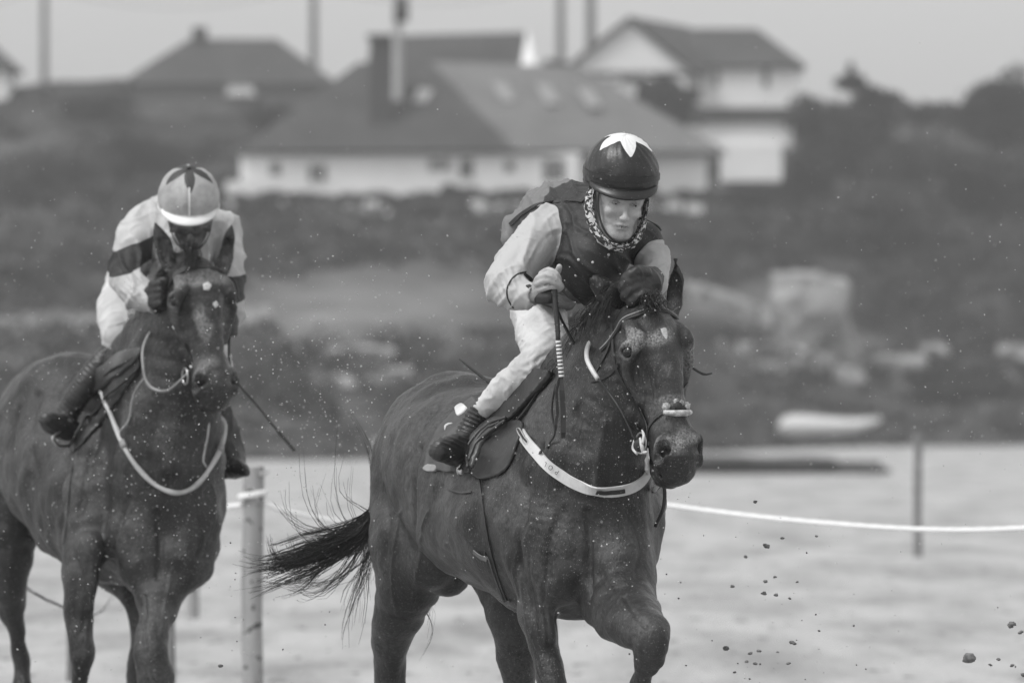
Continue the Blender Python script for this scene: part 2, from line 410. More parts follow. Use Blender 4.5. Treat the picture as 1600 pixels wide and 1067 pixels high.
def build_horse(name, label, Y0, grid, prims, head, ears, m, loc, mudf, seed, lines):
    f = Field(*grid)
    for p in prims:
        op = p.get('op', 'add'); f.put(PXr(Y0)(*p['p']), p.get('k', .05), op, p.get('flat'), p.get('sm', 2))
    h = Frame(*head[:3]); k, kw = head[3], head[4]; horse_head(f, h, k, kw)
    for e in ears: ear(f, *e)
    V, Q = f.mesh(); V = relax(V, Q, 2, .5)
    bt = BVHTree.FromPolygons([tuple(v) for v in V], [tuple(q) for q in Q.tolist()])
    def cast(px, py):
        d = (W(px, py, Y0)-CAMP).normalized(); r_ = bt.ray_cast(CAMP, d); return r_[0] if r_[0] is not None else bt.find_nearest(W(px, py, Y0))[0]
    N = vnormals(V, Q)
    rel = (V-np.array(h.o)); t = rel @ np.array(h.D)/k; n_ = rel @ np.array(h.N)/kw; l_ = rel @ np.array(h.L)/kw
    ish = np.clip((t+.02)*20, 0, 1)*np.clip((n_+.17)*14, 0, 1)*(np.abs(l_) < .16)*(t < .75)*np.clip(3-np.abs(t-.3)*8, 0, 1)
    body = 1-np.clip(ish*2, 0, 1)
    off = (sines(V, 3.0, seed)*.0055+sines(V, 7, seed+1)*.0026+sines(V*np.array([1, 1, .4]), 13, seed+5)*.0010)*body+sines(V, 26, seed+2)*.0004+ish*(sines(V, 14, seed+3)*.0009)
    for wr in mudf['wrinkle']:      # skin folds where the neck meets the shoulder
        c, rad, dirn, fr, am = wr; d = np.linalg.norm(V-np.array(c), axis=1)
        off += np.clip(1-d/rad, 0, 1)*np.sin((V @ np.array(dirn))*fr+sines(V, 4, seed+7)*1.8)*am
    for pts, wd, am in lines:       # veins (raised), creases between muscles (sunken), laid along the finished surface
        P = [cast(*p) for p in spline(pts, 5)]; P = [np.array([*p, 0]) for p in P]
        lo = np.min([p[:3] for p in P], 0)-3*wd; hi = np.max([p[:3] for p in P], 0)+3*wd
        ii = np.nonzero(((V > lo) & (V < hi)).all(1))[0]
        d = prim(V[ii, 0], V[ii, 1], V[ii, 2], P); fade = 1.0
        off[ii] += 1.3*am*np.exp(-(d/wd)**2)
    V = V+N*off[:, None]
    me = npme(name, V, Q)
    zl = V[:, 2]
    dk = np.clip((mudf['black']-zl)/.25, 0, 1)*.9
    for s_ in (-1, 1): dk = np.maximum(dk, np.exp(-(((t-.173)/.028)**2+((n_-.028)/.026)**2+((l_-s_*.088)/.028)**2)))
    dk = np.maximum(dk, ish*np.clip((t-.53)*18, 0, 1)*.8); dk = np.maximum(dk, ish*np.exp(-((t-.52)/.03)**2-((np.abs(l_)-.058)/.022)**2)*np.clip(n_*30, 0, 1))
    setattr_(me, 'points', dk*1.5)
    setattr_(me, 'mud', body*np.clip(sines(V, 3.2, seed+21)*.8+.25, 0, 1)*1.0+ish*np.clip((n_+.10)*8, 0, 1)*np.clip((t-.04)*6, 0, 1)*mudf['face'])
    pat = np.clip(sines(V, 7, seed+11)*1.1+.35, 0, 1)
    setattr_(me, 'mud2', pat*np.clip(ish*np.clip((n_+.01)*22, 0, 1)*np.clip(1.4-np.abs(t-.22)*6, 0, 1)*mudf['spots']+np.clip((t-.40)*9, 0, 1)*np.clip((.56-t)*20, 0, 1)*np.clip((n_-.006)*40, 0, 1)*ish, 0, 1))
    root = thing(name, loc, label, 'horse')
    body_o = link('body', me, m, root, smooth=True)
    for s_ in (-1, 1):
        e = MB(); e.ball(h(.175*k, .0235*kw, s_*.0805*kw), .0175*kw, 14, 9); e.build('eye', eyem, root, smooth=True)
    return root, body_o, h
from mathutils.geometry import delaunay_2d_cdt
def patch(surf, poly, Yref, th, name, m, parent, off=.003, step=5.0, maxy=.9, puff=0.0, wav=0.0, seed=0, smoothn=3, rnd_edge=0, **kw):
    """sheet of cloth or leather lying on a surface: outline in photo pixels, cast onto the surface, with thickness"""
    P2 = spline([tuple(p) for p in poly]+[tuple(poly[0])], 3)[:-1] if rnd_edge else [np.array(p, float) for p in poly]
    bd = []
    for i, p in enumerate(P2):
        q = P2[(i+1) % len(P2)]; n = max(1, int(np.linalg.norm(q-p)/step))
        bd += [p+(q-p)*k/n for k in range(n)]
    nb = len(bd); xs = [b[0] for b in bd]; ys = [b[1] for b in bd]
    def inside(x, y):
        c = False; j = nb-1
        for i in range(nb):
            if (ys[i] > y) != (ys[j] > y) and x < (xs[j]-xs[i])*(y-ys[i])/(ys[j]-ys[i])+xs[i]: c = not c
            j = i
        return c
    pts = [Vector(b) for b in bd]
    x = min(xs)+step*.6; row = 0
    while x < max(xs):
        y = min(ys)+step*(.6 if row % 2 else .1)
        while y < max(ys):
            if inside(x, y) and min((x-b[0])**2+(y-b[1])**2 for b in bd) > (step*.45)**2: pts.append(Vector((x, y)))
            y += step
        x += step*.87; row += 1
    vs, es, fs, *_ = delaunay_2d_cdt(pts, [], [list(range(nb))], 1, 1e-4)
    V = []; Nn = []; ed = []
    for v in vs:
        h = surf.hit(v.x, v.y, Yref, maxy); V.append(h[0]); Nn.append(h[1])
        ed.append(min((v.x-b[0])**2+(v.y-b[1])**2 for b in bd)**.5)
    adj = [set() for _ in vs]
    for f_ in fs:
        for i in range(len(f_)): adj[f_[i]].add(f_[(i+1) % len(f_)]); adj[f_[(i+1) % len(f_)]].add(f_[i])
    for _ in range(smoothn):
        V = [v if not adj[i] else v*.5+sum((V[j] for j in adj[i]), Vector())*(.5/len(adj[i])) for i, v in enumerate(V)]
        Nn = [(n+sum((Nn[j] for j in adj[i]), Vector())).normalized() for i, n in enumerate(Nn)]
    A_ = np.array([tuple(v) for v in V]); wv = folds(A_, 9, seed)*wav if wav else np.zeros(len(V))
    top = [V[i]+Nn[i]*(off+th+puff*(1-math.exp(-ed[i]/8))+wv[i]) for i in range(len(V))]
    bot = [V[i]+Nn[i]*(off*.5-.004) for i in range(len(V))]
    n = len(V)
    def orient(f_):
        a, b, c = (top[f_[0]], top[f_[1]], top[f_[2]]); return list(f_) if (b-a).cross(c-a).dot(Nn[f_[0]]) > 0 else list(f_)[::-1]
    F1 = [orient(f_) for f_ in fs]; Fc = F1+[[i+n for i in f_[::-1]] for f_ in F1]
    from collections import Counter
    ec = {}
    for f_ in F1:
        for i in range(len(f_)): ec[(f_[i], f_[(i+1) % len(f_)])] = 1
    for (a, b) in ec:
        if (b, a) not in ec: Fc.append([b, a, a+n, b+n])
    return link(name, pyme(name, top+bot, Fc), m, parent, smooth=True, **kw)
def rings(mb, pts, rad, n=8, up=None): mb.tube(pts, rad, n, True, 1.0, up)
def tubeobj(name, pts, rad, m, parent, n=8, sm=4, Y0=None, flat=1.0, **kw):
    """pts rows (px, py, dy) (+ Y0) or world points; smoothed"""
    P = [tuple(W(p[0], p[1], Y0+p[2])) for p in pts] if Y0 else [tuple(p) for p in pts]
    if hasattr(rad, '__len__'):
        S = spline([(*p, r) for p, r in zip(P, rad)], sm); rr = [s_[3] for s_ in S]
    else: S = spline(P, sm); rr = rad
    mb = MB(); mb.tube([s_[:3] for s_ in S], rr, n, True, flat); return mb.build(name, m, parent, smooth=True, **kw)
leather = mat('dark tack leather', .010, .022, rough=.42, scale=30, bump=.0006, bscale=300)
webbing = mat('black synthetic webbing', .014, .024, rough=.7, scale=60, bump=.0005, bscale=500)
palestrap = mat('pale plastic coated strap', .46, .60, rough=.45, scale=14, fleck=.27, fleckcol=.22, fscale=160)
grubby = mat('grubby pale strap', .17, .30, rough=.6, scale=14, fleck=.30, fleckcol=.08, fscale=160)
metalm = mat('steel', .55, .6, rough=.3, metal=1.0)
# ------------------------------------------------------------------ the leading horse
YA = 25.0
A = PXr(YA)
fw = Vector((math.sin(R(20)), -math.cos(R(20)), 0)); lat = Vector((math.cos(R(20)), math.sin(R(20)), 0))
lt = tuple(lat)
primsA = [
    dict(p=[(903, 850, .26, 112), (872, 800, .50, 136), (820, 775, .75, 146), (778, 768, .98, 146), (745, 735, 1.20, 130)], k=.06, sm=3),
    dict(p=[(850, 822, .52, 134), (800, 800, .80, 128)], k=.06),
    dict(p=[(745, 735, 1.15, 128), (712, 706, 1.38, 122), (696, 715, 1.62, 100)], k=.07),          # croup
    dict(p=[(735, 660, 1.25, 72), (690, 668, 1.65, 55)], k=.06),
    # chest and breast muscles
    dict(p=[(868, 835, .10, 66), (880, 890, .07, 58)], k=.04), dict(p=[(962, 830, .08, 58), (958, 890, .02, 56)], k=.04),
    dict(p=[(905, 920, .22, 52), (925, 900, .15, 52)], k=.05),
    dict(p=[(918, 800, -.07, 5), (921, 850, -.075, 7), (921, 905, -.065, 9)], k=.05, op='sub'),
    # neck
    dict(p=[(972, 496, .05, 28), (945, 530, .17, 46), (912, 580, .32, 62), (880, 650, .50, 84)], k=.06, sm=3),
    dict(p=[(990, 560, .02, 40), (962, 630, .04, 62), (930, 720, .10, 90), (912, 790, .17, 108)], k=.07, sm=3),
    dict(p=[(952, 560, .10, 50), (925, 640, .20, 78), (900, 720, .3, 100)], k=.06, sm=3),
    dict(p=[(850, 640, .62, 70), (830, 668, .85, 78)], k=.07),                                     # withers
    dict(p=[(948, 640, -.03, 12), (938, 700, -.06, 13), (930, 760, -.08, 12)], k=.03, sm=3),       # windpipe ridge
    # shoulders
    dict(p=[(838, 730, .38, 60), (828, 800, .26, 62), (832, 870, .18, 48)], k=.06, sm=3),
    dict(p=[(990, 760, .38, 40), (985, 840, .25, 46), (975, 900, .12, 46)], k=.06, sm=3),
    dict(p=[(800, 720, .42, 4), (793, 790, .38, 5), (800, 860, .36, 4)], k=.05, op='sub', sm=3),
    # right foreleg
    dict(p=[(834, 860, .20, 46), (836, 915, .16, 38), (840, 965, .12, 30), (854, 1025, .08, 25), (868, 1090, .03, 26), (872, 1112, .02, 25), (874, 1140, .03, 17), (879, 1200, .06, 14), (884, 1250, .08, 16), (888, 1275, .05, 18), (896, 1305, -.02, 15), (900, 1325, -.05, 19), (903, 1362, -.10, 25)], k=.04, sm=2),
    dict(p=[(851, 900, .06, 17), (853, 950, .04, 15), (858, 1000, .03, 10)], k=.03, sm=2),
    dict(p=[(822, 905, .1, 12), (826, 950, .1, 10), (842, 1020, .06, 6)], k=.02, sm=2),
    # left foreleg, knee lifted
    dict(p=[(962, 895, .10, 60), (972, 935, -.05, 55), (985, 965, -.22, 46), (1003, 985, -.36, 36), (1016, 1000, -.44, 30), (1014, 1022, -.42, 28), (1005, 1045, -.36, 20), (996, 1075, -.28, 16), (980, 1120, -.14, 15), (968, 1150, -.04, 18), (955, 1170, .04, 15), (945, 1185, .10, 22)], k=.04, sm=2),
    dict(p=[(940, 950, -.02, 34), (965, 972, -.16, 28)], k=.04),
    dict(p=[(1000, 925, .02, 18), (1006, 955, -.14, 16), (1016, 980, -.30, 12)], k=.03, sm=2),
    dict(p=[(1002, 1010, -.47, 6), (1022, 1018, -.475, 6)], k=.02),
    # right hind leg
    dict(p=[(672, 735, 1.55, 88), (655, 800, 1.50, 78), (648, 850, 1.42, 70), (636, 905, 1.42, 54), (624, 950, 1.48, 38), (614, 1000, 1.56, 30), (610, 1050, 1.62, 25), (616, 1085, 1.62, 23), (626, 1150, 1.55, 15), (640, 1230, 1.45, 14), (645, 1260, 1.42, 18), (655, 1285, 1.35, 14), (662, 1300, 1.3, 24)], k=.05, sm=2),
    dict(p=[(622, 900, 1.62, 28), (605, 970, 1.66, 12), (598, 1040, 1.68, 12), (604, 1062, 1.66, 13)], k=.03, sm=2),
    dict(p=[(632, 760, 1.72, 46), (612, 850, 1.66, 34)], k=.05),
    dict(p=[(690, 840, 1.25, 40), (672, 880, 1.28, 40)], k=.05),
    # left hind leg reaching forward under the belly
    dict(p=[(800, 760, 1.55, 90), (785, 840, 1.35, 72), (788, 900, 1.12, 52), (797, 960, 1.0, 38), (806, 1020, 1.02, 30), (811, 1070, 1.05, 24), (812, 1095, 1.05, 23), (812, 1150, .95, 15), (814, 1230, .80, 14), (814, 1250, .78, 17), (820, 1275, .7, 14), (824, 1292, .66, 22)], k=.05, sm=2),
    dict(p=[(712, 860, 1.42, 42), (700, 900, 1.35, 32)], k=.03),
]
pollA = W(1004, 480, YA-.05); lipA = W(1066, 759, YA-.24)
grA = ([-.62, (.20, .006), (.66, .004)], [24.35, (25.05, .0045), (27.2, .009)], [-.12, (.58, .009), (1.17, .0065), (1.98, .004)])
linesA = [
    ([(626, 800), (616, 860), (612, 915), (622, 960)], .006, .004), ([(668, 800), (662, 850), (650, 905), (642, 950)], .006, .004), ([(640, 860), (652, 900), (646, 940)], .005, .003),
    ([(812, 900), (818, 950), (832, 1000), (845, 1040)], .005, .0035), ([(806, 850), (800, 890), (806, 930)], .006, .004),
    ([(700, 700), (690, 760), (700, 820), (716, 870)], .012, .003), ([(842, 700), (822, 760), (812, 820), (806, 880)], .018, -.010),
    ([(600, 760), (608, 820), (600, 880)], .014, -.006), ([(655, 700), (648, 770), (650, 840)], .016, -.007), ([(680, 640), (650, 690), (640, 740)], .022, -.007),
    ([(856, 868), (852, 910), (850, 955), (858, 1010)], .008, -.005), ([(828, 880), (830, 930), (838, 980)], .007, -.004),
    ([(918, 800), (922, 850), (920, 930)], .014, -.012), ([(880, 800), (862, 840), (860, 900)], .016, -.008), ([(985, 800), (1000, 860), (996, 900)], .014, -.007),
    ([(940, 900), (968, 912), (1002, 900)], .020, -.004), ([(900, 640), (885, 700), (880, 760)], .02, -.007), ([(945, 660), (935, 710), (930, 760)], .012, .004),
    ([(1000, 580), (1006, 620), (998, 660)], .0045, .003), ([(1018, 590), (1024, 630), (1012, 680)], .0045, .003), ([(968, 600), (985, 640), (1000, 680)], .012, -.005),
    ([(975, 930), (992, 960), (1010, 980)], .007, -.004), ([(700, 800), (740, 850), (780, 900)], .010, .002), ([(830, 1020), (838, 1050), (846, 1067)], .006, .003),
]
def build_front():
    h = Frame(pollA, lipA, 31)
    earsA = [(W(990, 488, YA+.01), W(930, 438, YA+.06), Vector((-.25, -1, .45)), .042),
             (W(1050, 490, YA-.02), W(1055, 403, YA-.04), Vector((-.45, -.85, 0)), .033)]
    wr = [(W(850, 815, YA+.05), .16, (.35, 0, 1.), 230, .0010), (W(850, 745, YA+.25), .12, (.7, 0, .7), 190, .0007), (W(830, 910, YA+.1), .12, (1, 0, .2), 170, .0006)]
    return build_horse('race_horse', 'leading bay racehorse, broad pale strap across its chest and left foreleg lifted', YA, grA, primsA,
                       (pollA, lipA, 31, .94, 1.30), earsA, coat, W(880, 1375, YA+.7), dict(wrinkle=wr, black=.62, face=.42, spots=1.0), 3, linesA)
hA, bodyA, HA = build_front()
# ================================================================== PEOPLE
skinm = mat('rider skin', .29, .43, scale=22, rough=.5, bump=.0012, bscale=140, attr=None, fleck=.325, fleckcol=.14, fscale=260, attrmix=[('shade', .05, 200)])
skin_dark = mat('rider skin in mud', .06, .14, scale=50, rough=.5, bump=.0008, bscale=200)
def face_head(f, c, T, U, k=1.0):
    """c centre of the face at eye height (world), T facing direction, U up of the head"""
    T = Vector(T).normalized(); U = Vector(U); U = (U-T*U.dot(T)).normalized(); S = T.cross(U).normalized()
    if S.x < 0: S = -S
    def q(*rows): return [np.array([*(Vector(c)+S*(x*k)+T*(y*k)+U*(z*k)), r*k]) for x, y, z, r in rows]
    f.put(q((0, -.085, .045, .088), (0, -.10, .02, .082)), k=.03)                      # skull
    f.put(q((0, -.045, .0, .070), (0, -.04, -.045, .058), (0, -.025, -.085, .036)), k=.03, sm=2, flat=(tuple(S), .94))   # face
    f.put(q((-.022, -.012, -.098, .017), (0, -.002, -.100, .017), (.022, -.012, -.098, .017)), k=.018)                         # chin
    for s_ in (-1, 1):
        f.put(q((s_*.056, -.075, -.045, .015), (s_*.046, -.045, -.082, .015), (s_*.020, -.012, -.102, .012)), k=.02, sm=2)      # jaw
        f.put(q((s_*.042, .003, -.026, .015)), k=.02)                                                                          # cheek
        f.put(q((s_*.048, -.002, .018, .007), (s_*.030, .017, .020, .0085), (s_*.012, .018, .014, .0065)), k=.012, sm=2)            # brow
        f.put(q((s_*.042, .020, .0, .011), (s_*.022, .027, .0, .0115)), k=.010, op='sub')                                           # eye socket
        f.put(q((s_*.0315, .006, -.001, .0118)), k=.004)                                                                            # eyeball with lids
        f.put(q((s_*.043, .0125, .003, .0028), (s_*.031, .0190, .0055, .0034), (s_*.020, .0165, .001, .0028)), k=.003, sm=2)
        f.put(q((s_*.042, .012, -.006, .0022), (s_*.031, .0170, -.0072, .0026), (s_*.020, .0155, -.005, .0022)), k=.003, sm=2)
        f.put(q((s_*.0100, .031, -.044, .0070)), k=.008)                                                                           # nose wing
        f.put(q((s_*.0058, .034, -.0515, .0030)), k=.003, op='sub')
        f.put(q((s_*.018, .022, -.040, .001), (s_*.028, .012, -.058, .001)), k=.010, op='sub')
        f.put(q((s_*.076, -.085, -.005, .012), (s_*.079, -.085, -.03, .010)), k=.01, flat=(tuple(S), .5))                         # ear
    f.put(q((0, .012, .006, .0065), (0, .024, -.014, .0070), (0, .036, -.034, .0080), (0, .038, -.043, .0088)), k=.010, sm=2)     # nose
    f.put(q((-.023, .006, -.069, .004), (-.008, .0185, -.0655, .0055), (.008, .0185, -.0655, .0055), (.023, .006, -.069, .004)), k=.007, sm=2)
    f.put(q((-.018, .006, -.077, .0045), (0, .017, -.0785, .0065), (.018, .006, -.077, .0045)), k=.007, sm=2)
    f.put(q((-.026, .015, -.0725, .0022), (-.010, .0235, -.0712, .0030), (.010, .0235, -.0712, .0030), (.026, .015, -.0725, .0022)), k=.003, op='sub', sm=2)
    f.put(q((0, .020, -.089, .004)), k=.012, op='sub')
    return lambda x, y, z: Vector(c)+S*(x*k)+T*(y*k)+U*(z*k)
def fist(f, wrist, palm, fingers, thumb, k=.006):
    """fingers: list of 4 joint lists, thumb: joint list (points in world, radius)"""
    f.put([wrist, palm[0]], k=.015); f.put(palm, k=.012)
    for fi in fingers: f.put(fi, k=k, sm=2)
    f.put(thumb, k=.007, sm=2)
def person_mesh(name, f, m, root, label=None, seed=0, amp=0.0, hid=None, attrs=None):
    V, Q = f.mesh(); V = relax(V, Q, 1, .4)
    if amp: V = V+vnormals(V, Q)*(np.maximum(amp(V), -.0035))[:, None]
    me = npme(name, V, Q)
    for n, fn in (attrs or {}).items(): setattr_(me, n, fn(V))
    return link(name, me, m, root, smooth=True, label=label)
def sub_field(f, keep_or_cut, P, k=.004, flat=None):
    f.put(P, k, 'sub', flat)
def helmet(root, c, up, fwd, r, mshell, mpeak, peak_drop=.012, ell=1.14, peaklen=.045, seed=5):
    """riding helmet under a silk cap: shell with rim, and a peak"""
    up = Vector(up).normalized(); fwd = Vector(fwd); fwd = (fwd-up*fwd.dot(up)).normalized(); sd_ = fwd.cross(up).normalized()
    nu, nv = 96, 44; V = []; Fc = []
    rnd = random.Random(seed)
    for thick in (0, 1):
        for j in range(nv+1):
            a = (math.pi*.60)*j/nv
            for i in range(nu):
                b = 2*math.pi*i/nu; rr = r-(.008 if thick else 0)
                lim = 1-.10*max(0, math.cos(b))*(j/nv)**3          # the front edge sits higher
                a2 = a*lim
                wr = 0 if thick else .0012*math.sin(b*9+math.sin(a*7)*1.3)*math.sin(a2)**2+.0007*math.sin(b*23+a*11)
                x = fwd*(math.cos(b)*math.sin(a2)*(rr*ell+wr)); y = sd_*(math.sin(b)*math.sin(a2)*(rr*1.0+wr)); z = up*(math.cos(a2)*(rr*1.06+wr))
                V.append(Vector(c)+x+y+z)
    n1 = (nv+1)*nu
    for t in (0, 1):
        for j in range(nv):
            for i in range(nu):
                q_ = (t*n1+j*nu+i, t*n1+j*nu+(i+1) % nu, t*n1+(j+1)*nu+(i+1) % nu, t*n1+(j+1)*nu+i); Fc.append(q_ if t else q_[::-1])
    for i in range(nu): Fc.append((nv*nu+i, nv*nu+(i+1) % nu, n1+nv*nu+(i+1) % nu, n1+nv*nu+i)[::-1])
    me = pyme('shell', V, Fc)
    VV = np.array([tuple(v) for v in V])-np.array(c)
    x = VV @ np.array(fwd)/ell; y = VV @ np.array(sd_); z = VV @ np.array(up)
    th = np.arctan2(np.hypot(x, y), z); az = np.arctan2(y, x)
    return me, th, az, (up, fwd, sd_)
def helmet_parts(root, c, r, ax, ell, mshell, me, mpeak, lim=.60, peaklen=.042, mrim=None, drop=.6):
    up, fwd, sd_ = ax
    so = link('shell', me, mshell, root, smooth=True)
    # peak: curved blade in front
    V = []; n = 22; rows = 6; Fc = []
    a0 = math.pi*lim*.90
    for t in (0, 1):
        for j in range(rows+1):
            for i in range(n+1):
                b = (i/n-.5)*2*1.08; e = math.cos(b*1.42)**.6 if abs(b*1.42) < 1.57 else 0
                base = fwd*(math.cos(b)*math.sin(a0)*r*ell)+sd_*(math.sin(b)*math.sin(a0)*r)+up*(math.cos(a0)*r*1.06)
                o = (fwd*math.cos(b)+sd_*math.sin(b)*.55).normalized(); g = j/rows
                V.append(Vector(c)+base-o*.006+(o*(.006+peaklen*g*e)-up*(peaklen*drop*g*g*e))+up*(.0035 if t == 0 else -.0015))
    w1 = (n+1)*(rows+1)
    for t in (0, 1):
        for j in range(rows):
            for i in range(n):
                q_ = (t*w1+j*(n+1)+i, t*w1+j*(n+1)+i+1, t*w1+(j+1)*(n+1)+i+1, t*w1+(j+1)*(n+1)+i); Fc.append(q_ if t == 0 else q_[::-1])
    for i in range(n): Fc.append((rows*(n+1)+i, rows*(n+1)+i+1, w1+rows*(n+1)+i+1, w1+rows*(n+1)+i))
    link('peak', pyme('peak', V, Fc), mpeak, root, smooth=True)
    # rim band
    def ring(theta, w_, off, th_, name, m, span=math.pi, tilt=0.0, parent=root):
        mb = MB(); P = []; Nn = []
        for i in range(61):
            b = -span+2*span*i/60; a = theta*(1-.10*max(0, math.cos(b)))+tilt*math.cos(b)
            d = fwd*(math.cos(b)*math.sin(a)*(r*ell+off))+sd_*(math.sin(b)*math.sin(a)*(r+off))+up*(math.cos(a)*(r*1.06+off))
            P.append(Vector(c)+d); Nn.append(d.normalized())
        ribbon(mb, P, Nn, w_, th_, 0); return mb.build(name, m, parent, smooth=False)
    ring(math.pi*lim*.985, .010, .0006, .003, 'rim', mrim or mpeak)
    return so, ring
# ------------------------------------------------------------------ rider of the leading horse
J = PXr(YA)
silk_a = mat('dark colours with light sleeves', .008, .020, scale=14, rough=.62, bump=.003, bscale=26, attr='back', attrcol=.15, attr2='sleeve', attr2col=.41, fleck=.31, fleckcol=.30, fscale=330)
breech = mat('white breeches', .43, .56, scale=6, rough=.75, bump=.0022, bscale=30, fleck=.31, fleckcol=.20, fscale=300, lo=.4, hi=.6)
boot_m = mat('black riding boot', .012, .03, rough=.42, scale=16, bump=.0012, bscale=60, fleck=.31, fleckcol=.2, fscale=300)
cap_a = mat('black cap silk with white star', .010, .020, rough=.38, scale=30, bump=.0016, bscale=60, attr='star', attrcol=.68, fleck=.31, fleckcol=.3, fscale=300)
cap_pk = mat('black peak', .008, .014, rough=.35, bump=.0006, bscale=120, fleck=.3, fleckcol=.25, fscale=200)
scarf_m = mat('white printed neckerchief', .60, .03, scale=85, rough=.8, lo=.47, hi=.50, detail=1.5)
glove_m = mat('black rubber glove', .009, .03, scale=40, rough=.5, bump=.0015, bscale=90)
hair_m = mat('dark hair', .02, .04, rough=.5)
torsoA = [J((868, 352, .32, 36), (935, 362, .24, 46), (1002, 380, .28, 33)), J((930, 370, .22, 48), (928, 402, .16, 54), (915, 425, .26, 50)),
          J((930, 350, .34, 50), (893, 340, .50, 56), (868, 345, .68, 60), (856, 382, .88, 60)), J((915, 420, .30, 48), (880, 420, .55, 56), (858, 430, .80, 60))]
armRA = J((858, 358, .27, 38), (835, 385, .20, 36), (805, 420, .14, 35), (792, 440, .10, 34), (806, 458, .05, 29), (822, 462, .01, 22), (838, 460, -.015, 17))
armLA = J((1006, 378, .30, 31), (1018, 402, .24, 26), (1024, 428, .16, 23), (1022, 445, .09, 20), (1010, 452, .05, 14))
legRA = J((850, 440, .88, 60), (842, 485, .78, 44), (848, 528, .56, 40), (850, 555, .42, 36), (838, 572, .42, 33), (805, 598, .48, 28), (775, 622, .55, 21), (757, 638, .60, 18))
legLA = J((890, 440, .92, 56), (925, 500, .85, 42), (958, 565, .66, 34), (970, 610, .75, 26), (985, 665, .90, 19))
bootRA = J((762, 630, .585, 17), (750, 648, .61, 19.5), (738, 668, .625, 21), (728, 690, .61, 21))
footRA = J((745, 728, .66, 20), (728, 708, .60, 26), (705, 702, .50, 24), (686, 704, .42, 17))
root_pA = thing('person', W(850, 700, YA+.6), 'jockey in dark body colours, light sleeves and black cap with a white star', 'person')
def slim(P, d): return [np.array([*p[:3], max(.010, p[3]-d-.009)]) for p in P]
# body: one continuous figure
fa = Field([-.16, (-.02, .006), (.16, .0032), (.225, .005), (.50, .004)], [24.78, (25.16, .0035), (26.3, .011)], [1.05, (1.78, .011), (1.94, .0035), (1.99, .005), (2.30, .0034)])
face_c = W(975, 318, YA-.02); fT = Vector((.20, -.95, -.15)); fU = Vector((.15, -.24, .95))
for c in torsoA[:3]: fa.put(slim(c, .012), .04, sm=2)
fa.put(slim(armRA, .008)[:6]+J((838, 458, -.01, 13)), .02, sm=2); fa.put(slim(armLA, .008), .02, sm=2)
for c in (legRA, legLA): fa.put(slim(c, .008), .03, sm=2)
fa.put(slim(bootRA, .006), .02); fa.put(slim(footRA, .006), .02)
fa.put(J((985, 665, .90, 16), (992, 695, .93, 18), (1000, 715, .85, 15)), .02)
fa.put(J((935, 365, .24, 30), (950, 340, .20, 29), (962, 318, .14, 30)), .02)
FH = face_head(fa, face_c, fT, fU, 1.0)
# right hand closed on the whip, seen from the back of the hand
w0 = J((838, 458, .0, 12.5))[0]
fist(fa, w0, J((843, 452, -.01, 12), (846, 440, -.022, 12.5), (850, 434, -.02, 9)),
     [J((846, 428, -.035, 5.4), (857, 422, -.058, 5.2), (869, 428, -.066, 4.8), (874, 438, -.045, 4.5), (868, 442, -.022, 4.2)),
      J((842, 435, -.040, 5.5), (855, 430, -.068, 5.4), (868, 436, -.074, 5.0), (876, 446, -.052, 4.6), (869, 449, -.026, 4.3)),
      J((840, 444, -.038, 5.3), (853, 438, -.066, 5.2), (866, 441, -.072, 4.9), (878, 448, -.052, 4.4), (870, 454, -.028, 4.1)),
      J((842, 454, -.032, 5.0), (852, 450, -.055, 4.7), (863, 448, -.060, 4.3), (870, 450, -.045, 4.0), (866, 457, -.026, 3.7))],
     J((850, 440, -.005, 7.5), (862, 432, .0, 6.4), (871, 425, -.012, 5.6), (874, 417, -.022, 4.8)), k=.0035)
def shadeA(V):  # brow, lip and stubble colour, plus shade painted into the eye sockets
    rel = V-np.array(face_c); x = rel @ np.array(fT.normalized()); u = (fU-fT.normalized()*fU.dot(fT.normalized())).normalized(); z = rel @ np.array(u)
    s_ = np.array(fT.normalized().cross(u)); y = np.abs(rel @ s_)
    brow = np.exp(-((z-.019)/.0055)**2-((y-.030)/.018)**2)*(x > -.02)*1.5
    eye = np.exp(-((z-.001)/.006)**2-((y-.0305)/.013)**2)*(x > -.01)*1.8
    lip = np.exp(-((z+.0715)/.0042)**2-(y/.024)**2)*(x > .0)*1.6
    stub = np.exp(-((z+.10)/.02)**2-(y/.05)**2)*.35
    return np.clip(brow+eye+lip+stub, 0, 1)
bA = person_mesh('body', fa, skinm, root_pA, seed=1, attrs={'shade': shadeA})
# silks
fs_ = Field([-.16, (.52, .005)], [24.80, (26.3, .0075)], [1.60, (2.26, .005)])
for c in torsoA: fs_.put(c, .035, sm=2)
fs_.put(armRA, .022, sm=2); fs_.put(armLA, .02, sm=2)
fs_.put(J((815, 352, .62, 22), (800, 352, .60, 18), (797, 372, .58, 16)), .03)       # wind-filled flap of the back
fs_.put(J((776, 440, .10, 20), (770, 452, .10, 13)), .02)                             # loose cloth at the elbow
fs_.put([np.array([*FH(0, -.045, -.085), .052]), np.array([*FH(0, -.02, -.05), .05])], .006, 'sub')
fs_.put([np.array([*FH(0, -.09, .03), .108])], .006, 'sub')
fs_.put(J((842, 462, -.03, 16), (866, 450, -.07, 24)), .006, 'sub')
def sleeveA(V):
    dt = np.minimum(np.minimum(pd(V, torsoA[0]), pd(V, torsoA[1])), pd(V, torsoA[2])); da = np.minimum(pd(V, armRA), pd(V, armLA))
    dt = np.minimum(dt, pd(V, torsoA[3])+.01)
    return dt-da-.004+sines(V, 5, 3)*.002
def backA(V): return (V[:, 1]-(YA+.42))-(V[:, 2]-2.03)*.4+sines(V, 4, 9)*.004
